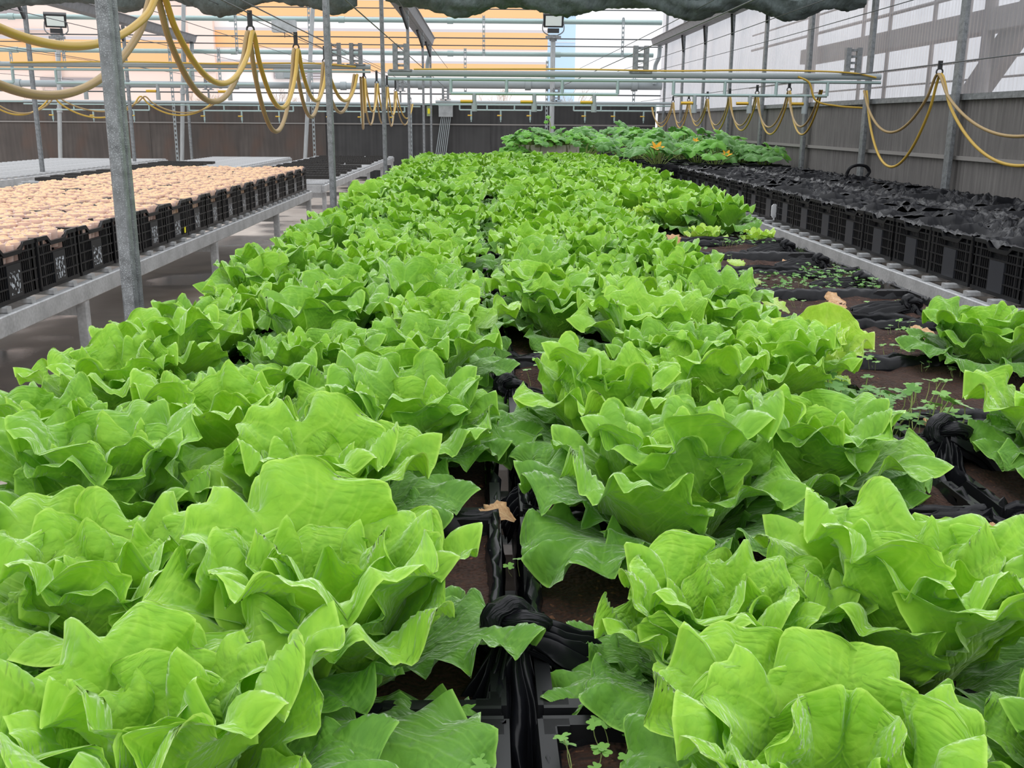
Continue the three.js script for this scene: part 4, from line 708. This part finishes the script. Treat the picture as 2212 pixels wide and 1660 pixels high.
for (let c = 0; c < 2; c++) for (let k = 0; k < 21; k++) {
  const x = 2.72 + 0.52 + c * 0.885, z = -3.1 - k * 0.565;
  const t = crate(gBag, x, YB, z, 'crate with crumpled black bag, ' + ORD[k] + ' from the camera in the ' + ['aisle', 'wall'][c] + ' row', 'crates with crumpled black bags');
  part('liner_wall', gLinerIn, M.bag, t); const b = part('crumpled_bag', gCr[(k * 5 + c * 2) % 6], M.bag, t); b.position.y = CH + 0.002; b.rotation.y = (k + c) % 2 ? Math.PI : 0;
  const s = part('soil', gSoilBag, M.soil, t); s.position.y = CH - 0.062; s.userData.kind = 'stuff';
}
{ const t = thing('plant_label', 'small white plastic tag stuck between black crates by the rail', 'tag', [2.79, TOP + 0.07, -9.6], 0.4); part('plate', moved(bevel(0.07, 0.13, 0.006, 0.02), 0, 0.06, 0), M.label, t); part('stake', bx(-0.006, 0.006, -0.03, 0.02, -0.003, 0.003), M.label, t); }
{ const t = solo('bag_loop', tube([[-0.14, -0.04, 0], [-0.1, 0.08, 0.01], [-0.01, 0.12, 0], [0.09, 0.1, 0], [0.13, 0.03, 0], [0.1, -0.04, 0]], 0.022, 40, 7), M.bag, 'upright twisted loop of black bag before the right wall', 'bag'); t.position.set(4.35, 1.04, -11.7); t.scale.set(1, 0.8, 0.6); }

// ---------------------------------------------------------------- squash plants beyond the bed
function squashLeaf(seed, R, lob) {
  const nr = 5, na = 40, pos = [0, 0, 0], uv = [0.5, 0.5], idx = [];
  for (let j = 1; j <= nr; j++) for (let i = 0; i < na; i++) {
    const a = i / na * Math.PI * 2 + Math.PI / 2, t = j / nr, back = Math.cos(a + Math.PI / 2), rim = R * (0.78 + lob * Math.cos(a * 5 - Math.PI / 2 * 5 + Math.PI) + 0.05 * Math.sin(a * 13 + seed) + 0.03 * Math.sin(a * 23 + seed * 2)) * (1 - 0.45 * Math.exp(-Math.pow((Math.PI - Math.abs(((a - Math.PI / 2) % (2 * Math.PI)) )) / 0.28, 2)));
    const x = Math.cos(a) * rim * t, z = -Math.sin(a) * rim * t, y = 0.16 * R * t - 0.28 * R * t * t * t + 0.09 * R * t * Math.sin(a * 4 + seed) + 0.03 * R * nz(x * 20, z * 20, seed);
    pos.push(x, y, -z); uv.push(0.5 + Math.cos(a) * t * 0.49, 0.5 + Math.sin(a) * t * 0.49);
  }
  for (let i = 0; i < na; i++) { const n = (i + 1) % na; idx.push(0, 1 + n, 1 + i); for (let j = 0; j < nr - 1; j++) { const a = 1 + j * na + i, b = 1 + j * na + n, c = a + na, d = b + na; idx.push(a, b, c, b, d, c); } }
  const g = new THREE.BufferGeometry(); g.setAttribute('position', new THREE.Float32BufferAttribute(pos, 3)); g.setAttribute('uv', new THREE.Float32BufferAttribute(uv, 2)); g.setIndex(idx); g.computeVertexNormals(); return g;
}
const sqBig = [0, 1, 2].map((s) => squashLeaf(s * 2.1, 0.17, 0.2)), sqSmall = [0, 1, 2].map((s) => squashLeaf(s * 1.7 + 4, 0.1, 0.09));
function squash(x, z, y0, n, R, H, lib, mats, label, group) {
  const t = thing('squash_plant', label, 'squash plant', [x, y0, z], 0, group);
  for (let i = 0; i < n; i++) {
    const a = i * 2.4 + rr(-0.4, 0.4), d = R * Math.sqrt((i + 0.4) / n), h = H * (1 - 0.55 * (d / R) * (d / R)) * rr(0.7, 1.08), px = Math.cos(a) * d, pz = Math.sin(a) * d;
    const st = part('leaf_stalk', tube([[px * 0.1, 0, pz * 0.1], [px * 0.5, h * 0.65, pz * 0.5], [px, h, pz]], 0.007, 6, 5), M.stem, t);
    const lf = part('leaf', lib[i % 3], mats[rnd() < 0.6 ? 0 : 1], t); lf.position.set(px, h, pz); lf.rotation.order = 'YXZ'; lf.rotation.set(rr(0.15, 0.75), Math.atan2(px, pz) * 0.7 + rr(-0.6, 0.6), rr(-0.35, 0.35)); lf.scale.setScalar(rr(0.8, 1.2));
  }
  return t;
}
const gSq = makeCrateGeo(0.77, 0.54);
let sq = 0;
for (let c = 0; c < 3; c++) for (let k = 0; k < 6; k++) {
  const x = 2.72 + c * 0.775, z = -15.6 - k * 1.0;
  const t = crate(gSq, x, YB, z, 'black crate holding a squash plant, ' + ORD[k] + ' row, ' + ['left', 'middle', 'right'][c] + ' file', 'squash crates'); part('liner_wall', linerWall, M.bag, t); const l = part('liner_bag', gLinerFar[k % 2], M.bag, t); l.position.y = CH - 0.01; const s = part('soil', gSoil[k % 3], M.soil, t); s.position.y = CH - 0.05; s.userData.kind = 'stuff';
  squash(x + rr(-0.08, 0.08), z, YB + CH - 0.05, 15, c === 2 ? 0.38 : 0.5, (c === 2 ? 0.36 : 0.5) + k * 0.025, sqBig, [M.zukDark, M.zukLight], 'leafy squash plant, ' + ORD[k] + ' row back in the ' + ['left', 'middle', 'right'][c] + ' file by the right wall', 'squash plants');
}
for (let k = 0; k < 5; k++) squash(1.75 + rr(-0.2, 0.2), -16.2 - k * 0.9, YB + CH - 0.05 + 0.02, 15, 0.55, 0.56, sqBig, [M.zukDark, M.zukLight], 'leafy squash plant between foam box and wall plants, ' + ORD[k] + ' row back', 'squash plants');
bench(1.3, 2.2, -15.4, -21, TOP, 'narrow bench under the squash plants behind the foam box', { legs: [-15.6, -20.8] });
for (let k = 0; k < 5; k++) { const t = crate(gSq, 1.75, YB, -16.2 - k * 0.9, 'black crate behind the foam box, ' + ORD[k] + ' back', 'squash crates'); const s = part('soil', gSoil[k % 3], M.soil, t); s.position.y = CH - 0.05; s.userData.kind = 'stuff'; }
{ // foam box with a trailing vine
  const t = thing('foam_box', 'stained white foam box behind the lettuces holding a vine', 'box', [0.98, 0.86, -15.75]);
  part('wall', bx(-0.46, 0.46, 0, 0.4, 0.32, 0.36), M.foam, t); part('wall', bx(-0.46, 0.46, 0, 0.4, -0.36, -0.32), M.foam, t); part('wall', bx(-0.46, -0.42, 0, 0.4, -0.32, 0.32), M.foam, t); part('wall', bx(0.42, 0.46, 0, 0.4, -0.32, 0.32), M.foam, t); part('base', bx(-0.46, 0.46, -0.02, 0.02, -0.36, 0.36), M.foam, t);
  const so = part('soil', bx(-0.42, 0.42, 0.3, 0.34, -0.32, 0.32), M.soil, t); so.userData.kind = 'stuff';
  const st = thing('box_stand', 'low metal stand under the stained foam box', 'stand', [0.98, 0, -15.75]); part('top', bx(-0.5, 0.5, 0.77, 0.835, -0.4, 0.4), M.galv, st); for (const [a, b] of [[-1, -1], [-1, 1], [1, -1], [1, 1]]) part('leg', bx(a * 0.45 - 0.025, a * 0.45 + 0.025, 0, 0.77, b * 0.35 - 0.025, b * 0.35 + 0.025), M.galv, st);
  for (const [x, z, h, n, s] of [[0.75, -15.55, 0.33, 60, 'left half'], [1.2, -15.65, 0.3, 46, 'right half']]) squash(x, z, 1.17, n, 0.46, h, sqSmall, [M.zukLight, M.zukDark], 'light green vine spilling over the ' + s + ' of the foam box');
  squash(0.5, -15.5, 1.02, 26, 0.24, 0.3, sqSmall, [M.zukLight, M.zukLight], 'trailing vine tip hanging left of the foam box');
  const tip = thing('vine_shoot', 'single upright vine shoot against the dark screen', 'vine', [1.0, 1.4, -15.7]); part('stem', tube([[0, 0, 0], [0.02, 0.12, 0], [0.0, 0.22, 0.02], [-0.03, 0.27, 0]], 0.006, 16, 5), M.stem, tip); for (const [px, py, a] of [[0.06, 0.12, 0.3], [-0.05, 0.2, 1.2], [-0.02, 0.27, 2.2]]) { const l = part('leaf', sqSmall[1], M.zukLight, tip); l.position.set(px, py, 0); l.rotation.set(0.7, a, 0); l.scale.setScalar(0.5); }
}
function flower(x, y, z, s, label) {
  const t = thing('squash_flower', label, 'flower', [x, y, z]); t.scale.setScalar(s); t.rotation.x = 0.6;
  for (let k = 0; k < 5; k++) { const g = new THREE.PlaneGeometry(0.05, 0.11, 4, 6), p = g.attributes.position; for (let i = 0; i < p.count; i++) { const v = p.getY(i) / 0.11 + 0.5, w = Math.sin(Math.PI * Math.min(0.95, 0.25 + v * 0.7)); p.setXYZ(i, p.getX(i) * w, Math.sin(v * 1.1) * 0.06, v * 0.085 + 0.01 + 0.004 * Math.sin(p.getX(i) * 200)); } g.computeVertexNormals(); const m = part('petal', g, M.petal, t); m.rotation.y = k * 1.2566; }
  part('calyx', (() => { const g = new THREE.ConeGeometry(0.014, 0.04, 8); g.rotateX(Math.PI); g.translate(0, -0.01, 0); return g; })(), M.zukLight, t);
}
flower(2.58, 1.22, -15.2, 1.2, 'large yellow squash flower above the black crate');
flower(3.62, 1.13, -15.15, 0.9, 'smaller yellow squash flower near the right wall');
flower(3.3, 1.32, -15.9, 0.6, 'small yellow bloom half hidden among squash leaves');
{ const t = solo('plastic_scrap', pleats(0.12, 0.02, 0.05, 4, 3, 0.3), M.bag, 'black plastic scrap standing up among the far lettuces', 'plastic scrap'); t.position.set(0.83, 1.1, -12.0); t.rotation.x = -1.4; }

// ---------------------------------------------------------------- outside: neighbour house frame, buildings, trees
{
  const t = thing('greenhouse_frame', 'grey steel frame of the next greenhouse seen through the milky wall', 'frame', [0, 0, 0]);
  part('beam', bx(6.1, 6.4, 2.7, 2.96, -20, -7.5), M.steelFar, t);
  part('brace', bar([6.35, 1.5, -13.9], [6.35, 3.5, -11.3], 0.16, 0.36), M.steelFar, t);
  for (const [z, r] of [[-12.66, 0.075], [-19.6, 0.07], [-9.5, 0.075]]) part('column', rod([6.15, 0, z], [6.15, 5.4, z], r, 12), M.steelFar, t);
  for (const [y, r] of [[2.45, 0.02], [2.2, 0.015], [3.35, 0.03], [3.7, 0.02], [4.4, 0.03]]) part('rail', rod([6.7, y, -7], [6.7, y, -26], r, 8), M.steelFar, t);
  for (const z of [-11.6, -14.4, -15.5, -17.2, -18.4, -21]) part('stanchion', rod([6.7, 0, z], [6.7, 5.2, z], 0.035, 8), M.steelFar, t);
}
{ const t = thing('reddish_bank', 'low reddish mound beyond the right wall sheets', 'mound', [7.6, 0, -15]); const g = new THREE.SphereGeometry(1, 24, 12, 0, 6.283, 0, 1.571); g.scale(0.8, 1.9, 6); part('slope', g, new THREE.MeshStandardMaterial({ color: 0x9a7f78, roughness: 0.9 }), t); }
function facade(name, label, x0, x1, z, h, wall, bands, extra) {
  const t = thing(name, label, 'building', [(x0 + x1) / 2, 0, z]); const a = (x1 - x0) / 2;
  part('wall', bx(-a, a, 0, h, -12, 0), wall, t);
  for (const [y0, y1, m, p0 = -a, p1 = a] of bands) part('band', bx(p0, p1, y0, y1, 0, 0.12), m, t);
  extra?.(t, a); return t;
}
// far block with orange bands, at z -78 (1 px of the photo is about 36 mm there)
const Zf = -78;
facade('striped_building', 'large white building with wide orange bands behind the gable', -19.76, 4.75, Zf, 19, M.hazedWhite, [[8.99, 10.1, M.hazedOrange], [6.78, 7.95, M.hazedOrange], [5.14, 5.73, M.hazedOrange], [10.1, 10.35, M.paleGrey], [7.95, 8.15, M.paleGrey], [5.73, 5.9, M.paleGrey], [11.2, 12.2, M.hazedOrange], [13.2, 14.3, M.hazedOrange]], (t) => {
  const cx = -7.505, w = part('window', bx(-15.6 - cx, -11.95 - cx, 4.57, 5.57, 0.12, 0.2), M.louvre, t);
  for (let k = 0; k < 5; k++) part('louvre', bx(-15.5 - cx, -12.05 - cx, 4.6 + k * 0.19, 4.7 + k * 0.19, 0.2, 0.26), M.paleGrey, w);
});
facade('beige_building', 'pale beige building wing with an orange lower band at left', -50, -21.55, Zf - 1, 19, M.hazedBeige, [[5.16, 7.27, M.hazedOrange], [7.27, 7.5, M.paleGrey]], (t) => {
  const cx = -35.775;
  for (const [x0, x1, y0, y1] of [[-34.36, -33.6, 7.2, 7.63], [-35.9, -34.1, 8.96, 9.67], [-33.2, -28.6, 4.03, 4.56]]) { const w = part('window', bx(x0 - cx, x1 - cx, y0, y1, 0.1, 0.2), M.louvre, t); part('sill', bx(x0 - cx - 0.05, x1 - cx + 0.05, y0 - 0.08, y0, 0.1, 0.3), M.paleGrey, w); }
  for (const x of [-31.82, -31.6]) part('downpipe', rod([x - cx, 3.5, 0.25], [x - cx, 7.98, 0.25], 0.06, 8), M.paleGrey, t);
  part('cornice', bx(-38 - cx, -31.8 - cx, 7.9, 8.0, 0.1, 0.3), M.paleGrey, t);
});
facade('building_pier', 'pinkish white pier between the two building wings', -21.55, -19.76, Zf + 0.6, 19, M.hazedBeige, [[5.0, 5.08, M.paleGrey]]);
facade('blue_tower', 'pale blue glass tower right of the striped building', 4.82, 7.18, Zf - 4, 16, M.hazedBlue, [[5.3, 5.33, M.hazedWhite], [7.6, 7.63, M.hazedWhite], [9.6, 9.63, M.hazedWhite]]);
function tree(x, z, h, seed, label) {
  seedState = seed; const gs = [], grow = (p, d, L, r, k) => { const q = p.clone().addScaledVector(d, L); gs.push(rod(p.toArray(), q.toArray(), r, 4)); if (!k) return; const n = 3; for (let i = 0; i < n; i++) grow(q, d.clone().add(V(rr(-0.75, 0.75), rr(-0.1, 0.5), rr(-0.5, 0.5))).normalize(), L * rr(0.6, 0.85), r * 0.62, k - 1); };
  grow(V(0, 0, 0), V(0, 1, 0), h * 0.36, 0.03, 4);
  const t = thing('bare_tree', label, 'tree', [x, 0, z]); part('branches', gs, M.bark, t);
}
[[-1.2, 4.0, 'behind the grey electrical cabinet'], [0.6, 4.2, 'left of the floodlight pole'], [2.6, 4.0, 'right of the floodlight pole'], [-7.2, 4.3, 'behind the left gutter end'], [-5.6, 4.2, 'behind the leaning white pole'], [-12.5, 4.4, 'behind the hoses at far left']].forEach(([x, h, s], i) => tree(x * 1.35, -38 - i % 3, h * 0.62, 100 + i * 7, 'leafless shrubby tree ' + s));

renderer.render(scene, camera);
